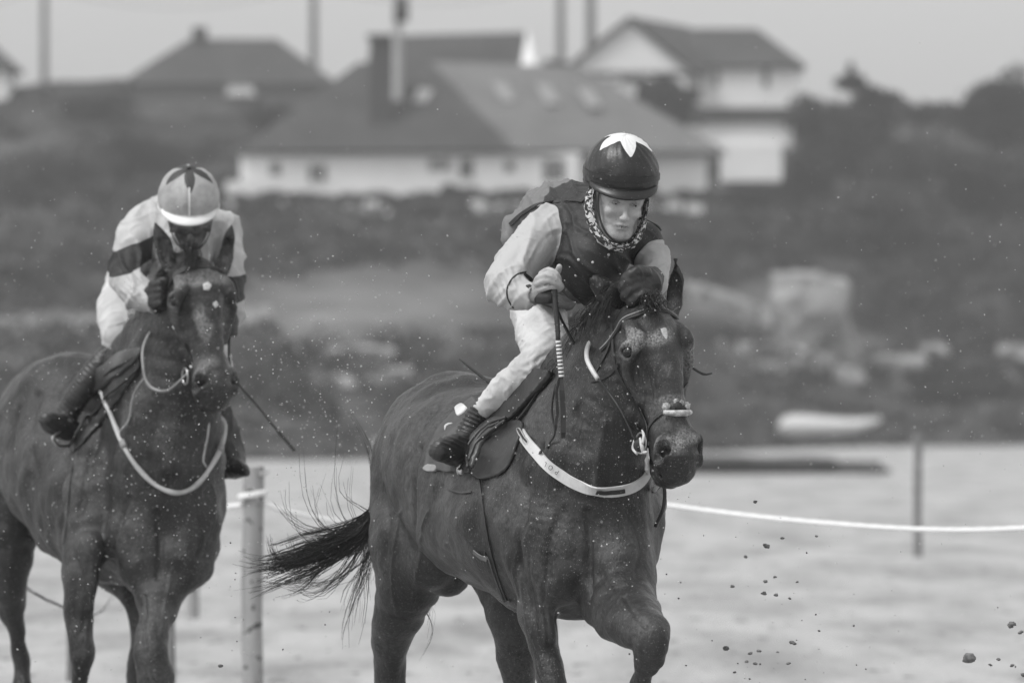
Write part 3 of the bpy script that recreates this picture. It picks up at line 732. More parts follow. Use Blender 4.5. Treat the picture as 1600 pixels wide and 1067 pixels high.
def ampA(V):
    s_ = np.clip(sleeveA(V)*40+.5, 0, 1)
    U_ = np.stack([(V @ np.array([-.60, -.1, -.79]))*.42, V @ np.array([.79, 0, -.61]), V[:, 1]*.5], 1)
    a = folds(U_, 6.5, 4)*.0085+folds(U_, 11, 25)*.0045+folds(V, 17, 5)*.0016
    U2 = np.stack([(V @ np.array([.7, 0, .7]))*1.1, (V @ np.array([.7, 0, -.7]))*.4, V[:, 1]*.6], 1)
    b = folds(U2, 6.5, 6)*.0075+folds(U2, 15, 7)*.0030
    el = np.exp(-((V[:, 0]+.02)/.05)**2-((V[:, 2]-1.86)/.06)**2)   # stacked folds above the cuff
    return a*s_+b*(1-s_)+el*np.sin(V[:, 0]*330+V[:, 2]*120+sines(V, 4, 8)*1.5)*.0028
silkA = person_mesh('racing_silks', fs_, silk_a, root_pA, amp=ampA, attrs={'sleeve': sleeveA, 'back': backA})
# breeches
fb_ = Field([-.14, (.48, .0055)], [25.25, (26.3, .009)], [1.42, (1.96, .0055)])
fb_.put(legRA, .03, sm=2); fb_.put(legLA, .03, sm=2); fb_.put(J((852, 415, .85, 56), (858, 440, .9, 60)), .04)
fb_.put(J((735, 640, .62, 2), (728, 655, .64, 30)), .006, 'sub')
def ampB(V):
    kn = np.exp(-((V[:, 0]-.08)/.07)**2-((V[:, 2]-1.64)/.09)**2)
    return folds(V, 6, 11, (1, .5, .7))*.0050+folds(V, 14, 12, (1, .6, 1))*.0028+kn*np.sin(V[:, 0]*190-V[:, 2]*260+sines(V, 4, 2)*2)*.0020
brA = person_mesh('breeches', fb_, breech, root_pA, amp=ampB)
# boots
ft = Field([-.28, (-.04, .0045)], [25.2, (25.9, .006)], [1.26, (1.52, .0045)])
ft.put(bootRA, .015, sm=2); ft.put(footRA, .02, sm=2)
def ampC(V): return np.sin(V[:, 2]*420+V[:, 0]*160+sines(V, 5, 3)*1.2)*.0026*np.clip((V[:, 2]-1.335)*30, 0, 1)+folds(V, 12, 4)*.0018
person_mesh('boot', ft, boot_m, root_pA, amp=ampC)
fo = Field([.28, (.48, .008)], [25.6, (26.2, .010)], [1.22, (1.46, .008)])
fo.put(J((980, 650, .87, 19), (992, 695, .93, 20), (1002, 715, .85, 17)), .02, sm=2); person_mesh('boot', fo, boot_m, root_pA)
# gloves
fg = Field([.04, (.13, .003)], [24.8, (25.15, .004)], [1.80, (1.90, .003)])
fg.put(J((846, 466, -.02, 12), (858, 464, -.035, 11)), .01); fg.put(J((852, 458, -.02, 12), (862, 458, -.03, 9)), .01)
person_mesh('glove', fg, glove_m, root_pA)
fg = Field([.28, (.50, .004)], [24.78, (25.35, .005)], [1.74, (1.95, .004)])
fg.put(J((1018, 436, .06, 20), (1006, 446, .0, 29), (1000, 452, -.03, 25)), .015)
for i, (x, y) in enumerate(((984, 432), (981, 444), (985, 456), (994, 467))):
    fg.put(J((x+26, y-6, -.04, 8.5), (x+10, y-7, -.085, 9.5), (x-5, y+2, -.08, 9), (x-8, y+8, -.04, 8)), .006, sm=2)
fg.put(J((1012, 428, -.01, 10), (998, 422, -.05, 9), (986, 426, -.07, 8)), .008, sm=2)
person_mesh('glove', fg, glove_m, root_pA, amp=lambda V: folds(V, 18, 3)*.0015)
# cap
hu = Vector((.10, -.30, .95)); hf = Vector((.12, -.95, -.28))
cA = W(971, 271, YA+.075)
me, th, az, ax = helmet(root_pA, cA, hu, hf, .1185, cap_a, cap_pk, ell=1.12)
azs = (az+math.pi+.0) % (2*math.pi/5)-math.pi/5
azs = np.abs(((az+.09) % (2*math.pi/5))-math.pi/5)/(math.pi/5)        # 1 at a point of the star, 0 between
setattr_(me, 'star', ((.35+.50*azs**1.3)-th)*.12)
capA, ringA = helmet_parts(root_pA, cA, .1185, ax, 1.12, cap_a, me, cap_pk, mrim=cap_pk, peaklen=.036)
ringA(math.pi*.50, .018, .0012, .002, 'goggle_strap', cap_pk)
# kerchief and chin strap round the jaw
SA = Surf(bA)
def onface(rows, w_, name, m, off, th_=.0025):
    P = [FH(*r_) for r_ in spline(rows, 5)]; c0 = FH(0, -.05, -.03); Nn = [(p-c0).normalized() for p in P]
    mb = MB(); ribbon(mb, P, Nn, w_, th_, off); return mb.build(name, m, root_pA, smooth=True)
onface([(-.077, -.070, .045), (-.082, -.065, .005), (-.076, -.055, -.045), (-.058, -.035, -.092), (-.028, -.012, -.122), (.004, -.002, -.130), (.034, -.012, -.120), (.062, -.04, -.085), (.078, -.06, -.03), (.079, -.065, .03)], .040, 'neckerchief', scarf_m, .006)
S_ = [FH(*r_) for r_ in spline([(-.080, -.085, .035), (-.092, -.080, .0), (-.090, -.070, -.045), (-.072, -.055, -.092), (-.042, -.035, -.126), (.0, -.03, -.142), (.042, -.035, -.130), (.072, -.06, -.10), (.086, -.085, -.05)], 5)]
q = MB(); q.tube(S_, [.015+.0022*math.sin(i*1.7)+.0015*math.sin(i*3.1) for i in range(len(S_))], 14, True); q.build('neckerchief_roll', scarf_m, root_pA, smooth=True)
onface([(-.070, -.030, .045), (-.072, -.030, .005), (-.066, -.025, -.04), (-.048, -.008, -.085), (-.02, .004, -.112), (.005, .008, -.116), (.03, .0, -.106), (.056, -.02, -.07), (.070, -.03, -.02), (.071, -.03, .03)], .009, 'chin_strap', webbing, .004)
for s_ in (-1, 1):
    e = MB(); e.ball(FH(s_*.0315, .0075, -.0008), .0108, 12, 8); eo = e.build('eye', mat('white of the eye', .07, rough=.2, spec=.6), root_pA, smooth=True)
    e = MB(); e.ball(FH(s_*.0315+.001, .0150, -.0012), .0060, 10, 6, (1, .6, 1)); e.build('iris', eyem, eo, smooth=True)
SS = Surf(silkA)
strap(SS, [(797, 352), (812, 338), (842, 320), (870, 317), (895, 315), (912, 316)], YA+.4, .014, 'shoulder_strap', webbing, root_pA, off=.003)
strap(SS, [(1018, 332), (1028, 343), (1038, 358)], YA+.3, .014, 'shoulder_strap', webbing, root_pA, off=.003)
strap(SS, [(822, 425), (808, 429), (797, 440), (792, 456), (796, 472), (806, 486)], YA+.1, .006, 'cuff_elastic', webbing, root_pA, off=-.0015, smoothn=1)
strap(SS, [(818, 428), (829, 436), (838, 446)], YA+.0, .012, 'wrist_strap', webbing, root_pA, off=.000, smoothn=1)
strap(SS, [(825, 446), (834, 455)], YA+.0, .016, 'wrist_patch', webbing, root_pA, off=.000, smoothn=1)
for x, y in ((904, 406), (900, 430), (926, 410), (951, 398)):
    h_ = SS.hit(x, y, YA+.1); b_ = MB(); b_.ball(h_[0]+h_[1]*.001, .0045, 8, 5, (1, .6, 1)); b_.build('button', palestrap, root_pA, smooth=True)
# ------------------------------------------------------------------ whip in the right hand
wh = thing('riding_whip', W(870, 560, YA-.05), 'riding whip with black and white ringed section, hanging down the leading horse\'s neck', 'whip')
wm = mat('black whip grip', .012, .03, rough=.45, bump=.001, bscale=200)
tubeobj('handle', [(862, 428, -.04), (866, 452, -.05), (868, 480, -.06), (871, 510, -.065), (872, 531, -.07)], [.010, .0095, .0085, .008, .0075], wm, wh, 10, 3, YA)
mb = MB()
for i in range(6): p = W(867.5+i*.8, 462+i*11, YA-.055-i*.002); mb.tube([p, p-Vector((0, 0, .002))], .0098, 10)
mb.build('grip_ring', webbing, wh)
whm = mat('white whip binding', .62, .7, rough=.6)
P = [W(872+i*.20, 531+i*1.9, YA-.07) for i in range(31)]
tubeobj('shaft', [(872, 529, -.07), (875, 560, -.07), (877, 592, -.07), (879, 640, -.06)], .006, wm, wh, 10, 3, YA)
for i in range(10):
    a = W(872.2+i*.55, 532+i*5.9, YA-.07); b = W(872.5+i*.55, 535.4+i*5.9, YA-.07)
    q = MB(); q.tube([a, b], .0088, 12); q.build('binding_ring', whm, wh, smooth=False)
for dx, dd, nm, rr, x2, y2 in ((0, -.085, 'flap', .017, 880, 684), (-9, -.07, 'flap', .010, 868, 672)):
    mb = MB(); P = [W(877+dx*.3, 590, YA-.07), W(878+dx, 610, YA+dd), W(880+dx, 645, YA+dd), W(x2, y2-8, YA+dd-.005), W(x2, y2, YA+dd)]
    ribbon(mb, P, [Vector((.15, -1, 0))]*5, [.010, rr, rr, rr, rr*.7], .004, 0); mb.build(nm, leather, wh)
tubeobj('wrist_loop', [(868, 600, -.05), (862, 640, -.02), (867, 675, -.03), (860, 690, -.01), (855, 700, .0)], .0035, leather, wh, 6, 4, YA)
# ------------------------------------------------------------------ tack of the leading horse
SB = Surf(bodyA)
mane = MB(); rnd = random.Random(4)
def mane_run(mb, rows, Y0, n, ln, droop, rnd, thick=.0016, spread=.016):
    """hair along the crest: rows (px, py, dy) of the crest; ln = (dx, dy, dz) direction of the fall in metres"""
    C = spline([tuple(W(a, b, Y0+c)) for a, b, c in rows], 8)
    for i in range(n):
        u = rnd.random()*(len(C)-1.001); j = int(u); p = Vector(C[j]).lerp(Vector(C[j+1]), u-j)
        d = Vector(ln)*rnd.uniform(.5, 1.15)
        path = [p, p+d*.35+Vector((0, 0, .015)), p+d*.7+Vector((0, 0, -.2*droop)), p+d+Vector((0, 0, -droop))]
        strands(mb, rnd, .004, path, 2, spread, thick, 7, .012, .5)
mane_run(mane, [(990, 452, .04), (955, 480, .15), (925, 530, .28), (900, 575, .42)], YA, 620, (-.10, -.05, -.03), .09, rnd)
mane_run(mane, [(940, 520, .16), (905, 565, .3), (885, 590, .42)], YA, 320, (-.03, -.16, -.03), .14, rnd)
mane_run(mane, [(985, 450, .02), (950, 475, .12), (925, 515, .22)], YA, 70, (-.075, -.10, .0), .10, rnd)
mane.build('mane', hairm, hA)
fl = MB()
strands(fl, rnd, .014, [W(1016, 474, YA-.09), W(1014, 470, YA-.14), W(1010, 480, YA-.175), W(1006, 498, YA-.18)], 60, .010, .0016, 7, .008)
strands(fl, rnd, .014, [W(1022, 474, YA-.09), W(1026, 468, YA-.14), W(1032, 478, YA-.175), W(1034, 492, YA-.18)], 50, .008, .0016, 7, .008)
fl.build('forelock', hairm, hA)
tl = MB()
rootT = [W(622, 690, YA+1.72), W(606, 745, YA+1.84), W(590, 800, YA+1.90)]
T_ = lambda *r_: [W(x, y, YA+d) for x, y, d in r_]
rt_ = rootT
locks(tl, rnd, rt_, T_((545, 835, 1.92), (490, 862, 1.95), (440, 882, 1.97), (402, 890, 1.97)), 26, 13, .034, .005, .0020, .026, 14, .5)
locks(tl, rnd, rt_, T_((550, 842, 1.92), (500, 880, 1.95), (450, 903, 1.95), (404, 912, 1.95)), 12, 10, .030, .005, .0019, .030, 14, .5)
locks(tl, rnd, rt_, T_((540, 840, 1.92), (470, 875, 1.95), (432, 872, 1.97), (418, 836, 1.97)), 6, 11, .010, .003, .0020, .012)
locks(tl, rnd, rt_, T_((555, 830, 1.92), (500, 862, 1.95), (462, 860, 1.97), (450, 832, 1.97)), 4, 9, .010, .003, .0018, .012)
locks(tl, rnd, rt_, T_((570, 850, 1.92), (530, 905, 1.93), (480, 922, 1.95), (440, 900, 1.95)), 8, 6, .022, .004, .0015, .04)
locks(tl, rnd, rt_, T_((578, 850, 1.92), (565, 900, 1.93), (548, 950, 1.95), (535, 995, 1.95)), 8, 6, .022, .004, .0015, .035)
locks(tl, rnd, rt_, T_((565, 835, 1.92), (520, 832, 1.93), (492, 800, 1.95), (486, 735, 1.95)), 4, 3, .026, .003, .0017, .05, 14, .2)
locks(tl, rnd, rt_, T_((572, 820, 1.92), (548, 800, 1.93), (532, 760, 1.95), (540, 690, 1.95)), 4, 3, .026, .003, .0017, .05, 14, .2)
locks(tl, rnd, rt_, T_((580, 815, 1.92), (584, 760, 1.93), (577, 700, 1.95), (550, 648, 1.95)), 2, 4, .006, .002, .0017, .012, 14, .15)
locks(tl, rnd, rt_, T_((560, 835, 1.92), (505, 850, 1.93), (460, 820, 1.95), (440, 770, 1.95)), 5, 3, .024, .003, .0017, .05, 14, .25)
locks(tl, rnd, rt_, T_((620, 860, 1.7), (655, 930, 1.6), (674, 960, 1.6), (652, 1012, 1.6)), 3, 5, .014, .004, .0014, .03)
tl.build('tail', hairm, hA, smooth=True)
# white marks of the face
patch(SB, [(1032, 514), (1040, 512), (1043, 520), (1042, 530), (1036, 524)], YA-.1, .0003, 'star_mark', whitehair, hA, off=.0002, step=2.0, smoothn=0, rnd_edge=1)
# bridle
br = thing('bridle', W(1000, 600, YA-.15), 'dark leather bridle with fleecy cross noseband on the leading horse\'s head', 'bridle')
H_ = HA
kw = 1.30
def hp(t, n, l): return H_(t*.94, n*kw, l*kw)
def hstrap(rows, w_, name, m=leather, th_=.004, off=.001, castin=True, parent=br, th=None):
    """strap round the head, laid on the skin: rows in the head's own frame, pushed onto the surface"""
    P = []; Nn = []
    for r_ in spline(rows, 5):
        p = hp(*r_); c = hp(r_[0], -.03, 0); d = (p-c).normalized(); h_ = SB.t.ray_cast(c+d*.30, -d)
        if h_[0] is None or (h_[0]-p).length > .07: h_ = (p, d)
        P.append(h_[0]); Nn.append(h_[1])
    for _ in range(3): P = [P[0]]+[(P[i-1]+P[i]*2+P[i+1])/4 for i in range(1, len(P)-1)]+[P[-1]]; Nn = [(Nn[max(i-1,0)]+Nn[i]*2+Nn[min(i+1,len(Nn)-1)]).normalized() for i in range(len(Nn))]
    mb = MB(); ribbon(mb, P, Nn, w_, th_, off+.0015); return mb.build(name, m, parent), P, Nn
hstrap([(.10, -.09, -.075), (.075, -.03, -.085), (.062, .01, -.075), (.052, .04, -.04), (.050, .05, 0), (.052, .04, .04), (.062, .01, .075), (.075, -.03, .085)], .019, 'browband')
hstrap([(.10, -.09, -.075), (.075, -.03, -.083), (.058, .01, -.073), (.047, .04, -.04), (.045, .05, 0), (.047, .04, .04), (.058, .01, .073), (.075, -.03, .085)], .0035, 'browband_trim', grubby, off=.0045)
for s_ in (-1, 1):
    hstrap([(.02, -.06, s_*.03), (.075, -.045, s_*.08), (.15, -.05, s_*.09), (.24, -.05, s_*.08), (.33, -.04, s_*.06), (.42, -.035, s_*.055), (.455, -.04, s_*.055)], .014, 'cheekpiece')
    hstrap([(.075, -.045, s_*.08), (.15, -.09, s_*.08), (.22, -.15, s_*.05), (.26, -.18, s_*.0)], .010, 'throat_lash')
    hstrap([(.455, -.04, s_*.055), (.43, -.01, s_*.055), (.405, .02, s_*.045), (.385, .045, 0)], .010, 'noseband')
    if s_ > 0: hstrap([(.24, -.02, s_*.088), (.30, .01, s_*.07), (.35, .03, s_*.05), (.38, .045, s_*.02)], .009, 'noseband')
    # bit ring and bit guard
    P0 = hp(.465, -.035, s_*.060)
    q = MB(); cc = []
    for i in range(19): a = i/18*6.2832; cc.append(P0+H_.D*(math.cos(a)*.032)+H_.N*(math.sin(a)*.032)+H_.L*(s_*.008))
    q.tube(cc, .0034, 6); q.build('bit_ring', metalm, br, smooth=True)
fleece = mat('muddy white fleece', .30, .62, scale=60, rough=.95, bump=.004, bscale=160, lo=.4, hi=.6)
rnd = random.Random(8)
for (t, n, l, r_, nm) in ((.382, .054, -.028, .0125, 'fleece_pad'), (.382, .055, .028, .012, 'fleece_pad'), (.366, .060, -.004, .010, 'fleece_pad'), (.372, .060, .012, .009, 'fleece_pad')):
    q = MB()
    for i in range(150):
        d = Vector((rnd.gauss(0, 1), rnd.gauss(0, 1), rnd.gauss(0, 1))).normalized(); c = hp(t, n-.006, l)
        q.tube([c+d*r_*.3, c+d*r_*rnd.uniform(.9, 1.25)], [.003, .001], 4)
    q.ball(hp(t, n-.006, l), r_*.92, 10, 7); q.build(nm, fleece, br)
q = MB(); q.ball(hp(.385, .052, 0), .017, 12, 8); q.build('noseband_pad', webbing, br, smooth=True)
tubeobj('nose_roll', [tuple(hp(.402, .048, -.040)), tuple(hp(.412, .060, -.02)), tuple(hp(.414, .063, 0)), tuple(hp(.412, .060, .018)), tuple(hp(.404, .05, .036))], [.007, .0095, .010, .0095, .007], fleece, br, 10, 4)
# pale rope loop, lip strap and reins
tubeobj('lip_loop', [tuple(hp(.455, -.02, -.075)), tuple(hp(.485, -.015, -.078)), tuple(hp(.505, -.02, -.074)), tuple(hp(.515, .0, -.078))], [.004, .007, .006, .003], palestrap, br, 8)
tubeobj('lip_loop', [tuple(hp(.43, -.015, -.068)), tuple(hp(.455, -.005, -.073)), tuple(hp(.48, -.01, -.078))], [.003, .005, .005], palestrap, br, 8)
tubeobj('lip_loop', [tuple(hp(.44, -.06, -.066)), tuple(hp(.465, -.07, -.068)), tuple(hp(.49, -.06, -.066))], [.003, .0045, .004], palestrap, br, 8)
q = MB(); q.ball(hp(.468, -.045, -.062), .022, 14, 8, (1, .6, 1)); q.build('bit_guard', webbing, br, smooth=True)
rn = thing('reins', W(960, 620, YA+.0), 'reins running back from the leading horse\'s bit, pale where they cross behind its jaw', 'reins')
b0 = hp(.47, -.05, -.066)
def toworld(rows): return [tuple(W(a, b, YA+c)) for a, b, c in rows]
tubeobj('rein', [tuple(b0)]+toworld([(972, 645, -.16), (950, 612, -.12), (934, 590, -.10), (924, 575, -.06)]), .0038, leather, rn, 6, 5, flat=1)
tubeobj('pale_rein', toworld([(934, 592, -.105), (924, 576, -.075), (917, 560, -.04), (918, 543, .02), (926, 528, .06)]), .0078, palestrap, rn, 8, 5)
strap(SB, [(925, 596), (945, 590), (958, 580), (967, 570)], YA-.05, .011, 'neck_strap', leather, rn)
tubeobj('rein', toworld([(926, 530, .06), (905, 545, .12), (880, 505, .1), (866, 470, .0)]), .005, leather, rn, 6, 5)
b1 = hp(.47, -.05, -.050)
tubeobj('rein', [tuple(b1)]+toworld([(1014, 700, -.12), (1026, 725, -.05), (1038, 762, .0), (1036, 795, .02), (1024, 822, .05)]), .006, leather, rn, 6, 5)
tubeobj('rein', [tuple(b1)]+toworld([(1020, 712, -.10), (1036, 742, -.02), (1030, 760, .05), (1020, 768, .10)]), .0052, leather, rn, 6, 5)
tubeobj('pale_rein', [tuple(b1)]+toworld([(1012, 706, -.12), (1022, 732, -.04), (1030, 752, .0), (1022, 765, .06)]), .0085, palestrap, rn, 8, 5)
strap(SB, [(868, 582), (850, 596), (832, 612), (812, 632), (797, 644)], YA+.4, .016, 'rein', leather, rn, off=.010)
# stick tips
tubeobj('stick', [(718, 561, .95), (738, 577, .93), (775, 606, .9)], [.0035, .0045, .006], wm, None, 8, 3, YA, label='thin dark stick whose tip rises behind the leading rider\'s knee, above the horse\'s rump', cat='stick')
tubeobj('strap_end', [tuple(hp(.20, -.01, .098)), *toworld([(1098, 584, .02), (1113, 583, .02)])], [.005, .0045, .002], leather, br, 6, 3)
# breastplate
bp = thing('breastplate', W(910, 740, YA+.1), 'broad pale breastplate strap with letters and a dark patch across the leading horse\'s chest', 'breastplate')
brow_ = [(811, 670), (826, 692), (843, 713), (862, 732), (885, 748), (912, 761), (940, 767), (966, 767), (990, 760), (1006, 747), (1014, 728), (1016, 708)]
SBf = SB
strap(SBf, [(p[0], p[1]) for p in brow_], YA+.1, .036, 'chest_band', palestrap, bp, th=.005, off=.004, smoothn=5)
strap(SBf, [(852, 706), (846, 712), (840, 719)], YA+.1, .009, 'keeper', webbing, bp, th=.004, off=.010, smoothn=1)
strap(SBf, [(930, 765), (945, 767), (965, 767), (973, 765)], YA+.1, .014, 'dark_patch', webbing, bp, th=.003, off=.0125, smoothn=1)
mb = MB()
loop = [(812, 672), (817, 672), (822, 680), (830, 691), (827, 695), (821, 690), (815, 681), (812, 672)]
strap(SBf, loop, YA+.3, .004, 'buckle', metalm, bp, th=.003, off=.0095, smoothn=0, n=3)
strap(SBf, [(816, 676), (822, 684), (828, 692)], YA+.3, .009, 'buckle_tongue', webbing, bp, th=.002, off=.009, smoothn=0)
# letters on the band, upside down as worn
for ch, (x, y), rot in (('L', (857, 726), 0), ('O', (864, 731), 0), ('P', (872, 737), 0)):
    cu = bpy.data.curves.new('letter', 'FONT'); cu.body = ch; cu.size = .022; cu.extrude = .0004; cu.align_x = 'CENTER'; cu.align_y = 'CENTER'; cu.offset = -.0003
    to = bpy.data.objects.new('tmp', cu); col.objects.link(to); dg = bpy.context.evaluated_depsgraph_get(); mo = bpy.data.meshes.new_from_object(to.evaluated_get(dg)); bpy.data.objects.remove(to)
    h_ = SBf.hit(x, y, YA+.1); h2 = SBf.hit(x-8, y-6.5, YA+.1)
    zz = h_[1].normalized(); xx = (h2[0]-h_[0]); xx = (xx-zz*xx.dot(zz)).normalized(); yy = zz.cross(xx)
    M = Matrix((( xx.x, yy.x, zz.x, 0), (xx.y, yy.y, zz.y, 0), (xx.z, yy.z, zz.z, 0), (0, 0, 0, 1))); M.translation = h_[0]+zz*.0125
    mo.transform(M); link('letter', mo, webbing, bp)
for rows in ([(806, 662), (820, 646), (838, 622), (852, 600)], [(800, 662), (812, 645), (826, 625), (842, 604)]):
    strap(SBf, rows, YA+.4, .008, 'shoulder_strap', leather, bp, off=.006)
# saddle
sd_o = thing('saddle', W(780, 660, YA+.6), 'small dark racing saddle with folded flap and girth on the leading horse', 'saddle')
gm = mat('black saddle flap', .009, .02, rough=.5, scale=20, bump=.002, bscale=30)
gm2 = mat('grey saddle flap', .030, .05, rough=.42, scale=10, bump=.002, bscale=24)
padm = mat('grey number cloth', .05, .085, rough=.85, scale=12, bump=.002, bscale=60)
padw = mat('white cloth patch', .45, .62, rough=.85, scale=20, bump=.001, bscale=60)
patch(SB, [(806, 655), (822, 660), (812, 700), (796, 735), (776, 748), (748, 752), (735, 735), (738, 700), (760, 668)], YA+.5, .006, 'flap', gm, sd_o, off=.006, wav=.003, rnd_edge=1)
patch(SB, [(803, 655), (797, 662), (776, 680), (760, 700), (748, 730), (738, 738), (734, 705), (742, 682), (765, 660), (785, 652)], YA+.5, .010, 'flap', gm2, sd_o, off=.012, puff=.008, rnd_edge=1)
for rows, rr in (([(740, 738, .53), (738, 710, .50), (750, 688, .48), (775, 668, .46), (802, 655, .45)], .005), ([(742, 725, .53), (752, 702, .49), (772, 684, .47), (800, 662, .45)], .006), ([(744, 715, .5), (750, 696, .49), (768, 678, .46), (790, 664, .45)], .004)):
    P = []
    for a, b, c in spline(rows, 4): h_ = SB.hit(a, b, YA+.5); P.append(h_[0]+h_[1]*.028)
    tubeobj('flap_roll', P, rr, gm2, sd_o, 8, 2)
patch(SB, [(845, 575), (870, 585), (820, 640), (800, 660), (762, 668), (745, 655), (790, 610)], YA+.5, .014, 'seat', gm, sd_o, off=.006, rnd_edge=1, maxy=1.2)
cl = thing('saddle_cloth', W(700, 700, YA+.8), 'grey number cloth with white corner patches under the leading saddle', 'saddle cloth')
patch(SB, [(738, 618), (765, 640), (752, 660), (745, 700), (738, 742), (662, 736), (668, 705), (682, 672), (705, 645)], YA+.8, .004, 'cloth', padm, cl, off=.004, wav=.0015, maxy=1.3)
patch(SB, [(708, 640), (722, 630), (738, 640), (726, 652), (716, 656)], YA+.8, .003, 'cloth_patch', padw, cl, off=.009, maxy=1.3)
patch(SB, [(694, 668), (704, 661), (714, 664), (700, 670), (698, 680)], YA+.8, .003, 'cloth_patch', padw, cl, off=.009, maxy=1.3)
patch(SB, [(661, 733), (672, 722), (688, 726), (686, 740), (670, 740)], YA+.8, .003, 'cloth_patch', mat('faded cloth patch', .22, .3, rough=.8), cl, off=.009, maxy=1.3)
gt = sd_o
strap(SB, [(748, 745), (756, 790), (765, 850), (778, 900), (792, 938)], YA+.6, .012, 'girth_strap', leather, gt, off=.003)
strap(SB, [(758, 862), (770, 895), (784, 925), (790, 940)], YA+.6, .008, 'girth_strap', leather, gt, off=.004)
strap(SB, [(764, 868), (774, 898), (782, 918), (788, 934)], YA+.6, .006, 'girth_strap', mat('grey girth webbing', .06, .09, rough=.7), gt, off=.006)
strap(SB, [(742, 860), (752, 868), (763, 873)], YA+.6, .016, 'girth_tab', mat('grey girth tab', .08, .14, rough=.6), gt, off=.006)
strap(SB, [(784, 936), (792, 940), (798, 937)], YA+.6, .010, 'girth_tab', mat('grey girth tab lower', .08, .14, rough=.6), gt, off=.006)
strap(SB, [(700, 764), (720, 770), (738, 769)], YA+.7, .006, 'girth_strap', leather, gt, off=.003)
# stirrup
stp = MB(); P = [W(x, y, YA+d) for x, y, d in spline([(742, 700, .57), (722, 722, .52), (716, 738, .52), (735, 752, .56), (752, 748, .62), (752, 720, .62), (742, 700, .57)], 4)]
stp.tube(P, .0055, 8); stp.tube([W(718, 735, YA+.50), W(752, 750, YA+.62)], .011, 8); stp.build('stirrup_iron', metalm, sd_o, smooth=True)
tubeobj('stirrup_leather', [(742, 700, .57), (752, 680, .56), (770, 660, .5)], .006, leather, sd_o, 6, 3, YA)
# ------------------------------------------------------------------ the second horse
YB = 30.0
K = PXr(YB)
primsB = [
    dict(p=[(255, 832, .26, 90), (218, 795, .52, 113), (170, 755, .80, 122), (125, 735, 1.05, 122), (95, 705, 1.25, 112)], k=.06, sm=3),
    dict(p=[(185, 805, .55, 106), (135, 780, .80, 104)], k=.06),
    dict(p=[(120, 660, 1.15, 110), (88, 668, 1.40, 98), (68, 690, 1.62, 80)], k=.07),
    dict(p=[(115, 612, 1.25, 58), (65, 640, 1.65, 46)], k=.06),
    dict(p=[(222, 835, .10, 56), (232, 880, .06, 46)], k=.04), dict(p=[(298, 822, .08, 46), (285, 878, .04, 46)], k=.04),
    dict(p=[(230, 885, .22, 42), (250, 880, .15, 42)], k=.05),
    dict(p=[(290, 425, .05, 30), (266, 470, .17, 40), (240, 535, .32, 52), (215, 600, .50, 70)], k=.06, sm=3),
    dict(p=[(292, 510, .02, 34), (282, 585, .04, 54), (270, 670, .10, 78), (262, 752, .17, 92)], k=.07, sm=3),
    dict(p=[(268, 510, .10, 42), (250, 590, .20, 64), (245, 670, .3, 84)], k=.06, sm=3),
    dict(p=[(195, 600, .62, 58), (175, 622, .85, 66)], k=.07),
    dict(p=[(278, 600, -.02, 11), (272, 670, -.06, 12), (268, 730, -.07, 10)], k=.03, sm=3),
    dict(p=[(165, 700, .40, 48), (150, 770, .28, 52), (145, 840, .20, 38)], k=.06, sm=3),
    dict(p=[(318, 720, .38, 28), (318, 800, .25, 26), (305, 855, .14, 32)], k=.06, sm=3),
    # right foreleg
    dict(p=[(136, 835, .20, 36), (130, 880, .16, 31), (126, 925, .12, 26), (126, 970, .09, 22), (127, 1010, .06, 23), (126, 1030, .06, 21), (123, 1062, .08, 14), (120, 1120, .10, 12), (119, 1155, .10, 14), (122, 1180, .05, 13), (125, 1200, .02, 17), (126, 1236, -.02, 21)], k=.035, sm=2),
    dict(p=[(142, 850, .08, 16), (145, 900, .06, 12), (138, 950, .05, 8)], k=.03, sm=2),
    # left foreleg
    dict(p=[(262, 872, .10, 48), (250, 915, .02, 40), (243, 960, -.06, 29), (236, 1005, -.14, 23), (238, 1040, -.18, 26), (243, 1060, -.18, 28), (240, 1085, -.12, 18), (236, 1125, -.02, 13), (234, 1150, .05, 15), (230, 1170, .08, 18)], k=.035, sm=2),
    dict(p=[(286, 880, .02, 20), (270, 930, -.04, 14)], k=.03),
    # hind legs
    dict(p=[(30, 735, 1.55, 72), (15, 800, 1.48, 58), (12, 860, 1.45, 38), (15, 920, 1.48, 29), (24, 975, 1.56, 19), (30, 1020, 1.6, 17), (36, 1080, 1.55, 12), (42, 1140, 1.45, 12), (46, 1165, 1.4, 15), (50, 1190, 1.35, 19)], k=.05, sm=2),
    dict(p=[(120, 790, 1.45, 70), (150, 850, 1.2, 46), (192, 905, 1.05, 30), (214, 950, 1.0, 21), (222, 985, 1.0, 18), (215, 1040, .95, 12), (210, 1100, .9, 12), (212, 1140, .85, 17)], k=.05, sm=2),
    dict(p=[(84, 815, 1.30, 20), (76, 832, 1.26, 11)], k=.03),
]
pollB = W(304, 412, YB-.05); lipB = W(340, 640, YB-.24)
grB = ([-2.2, (-1.45, .010), (-1.26, .006), (-.98, .0045)], [29.2, (30.1, .0055), (32.4, .010)], [-.02, (.70, .009), (1.42, .007), (2.20, .0045)])
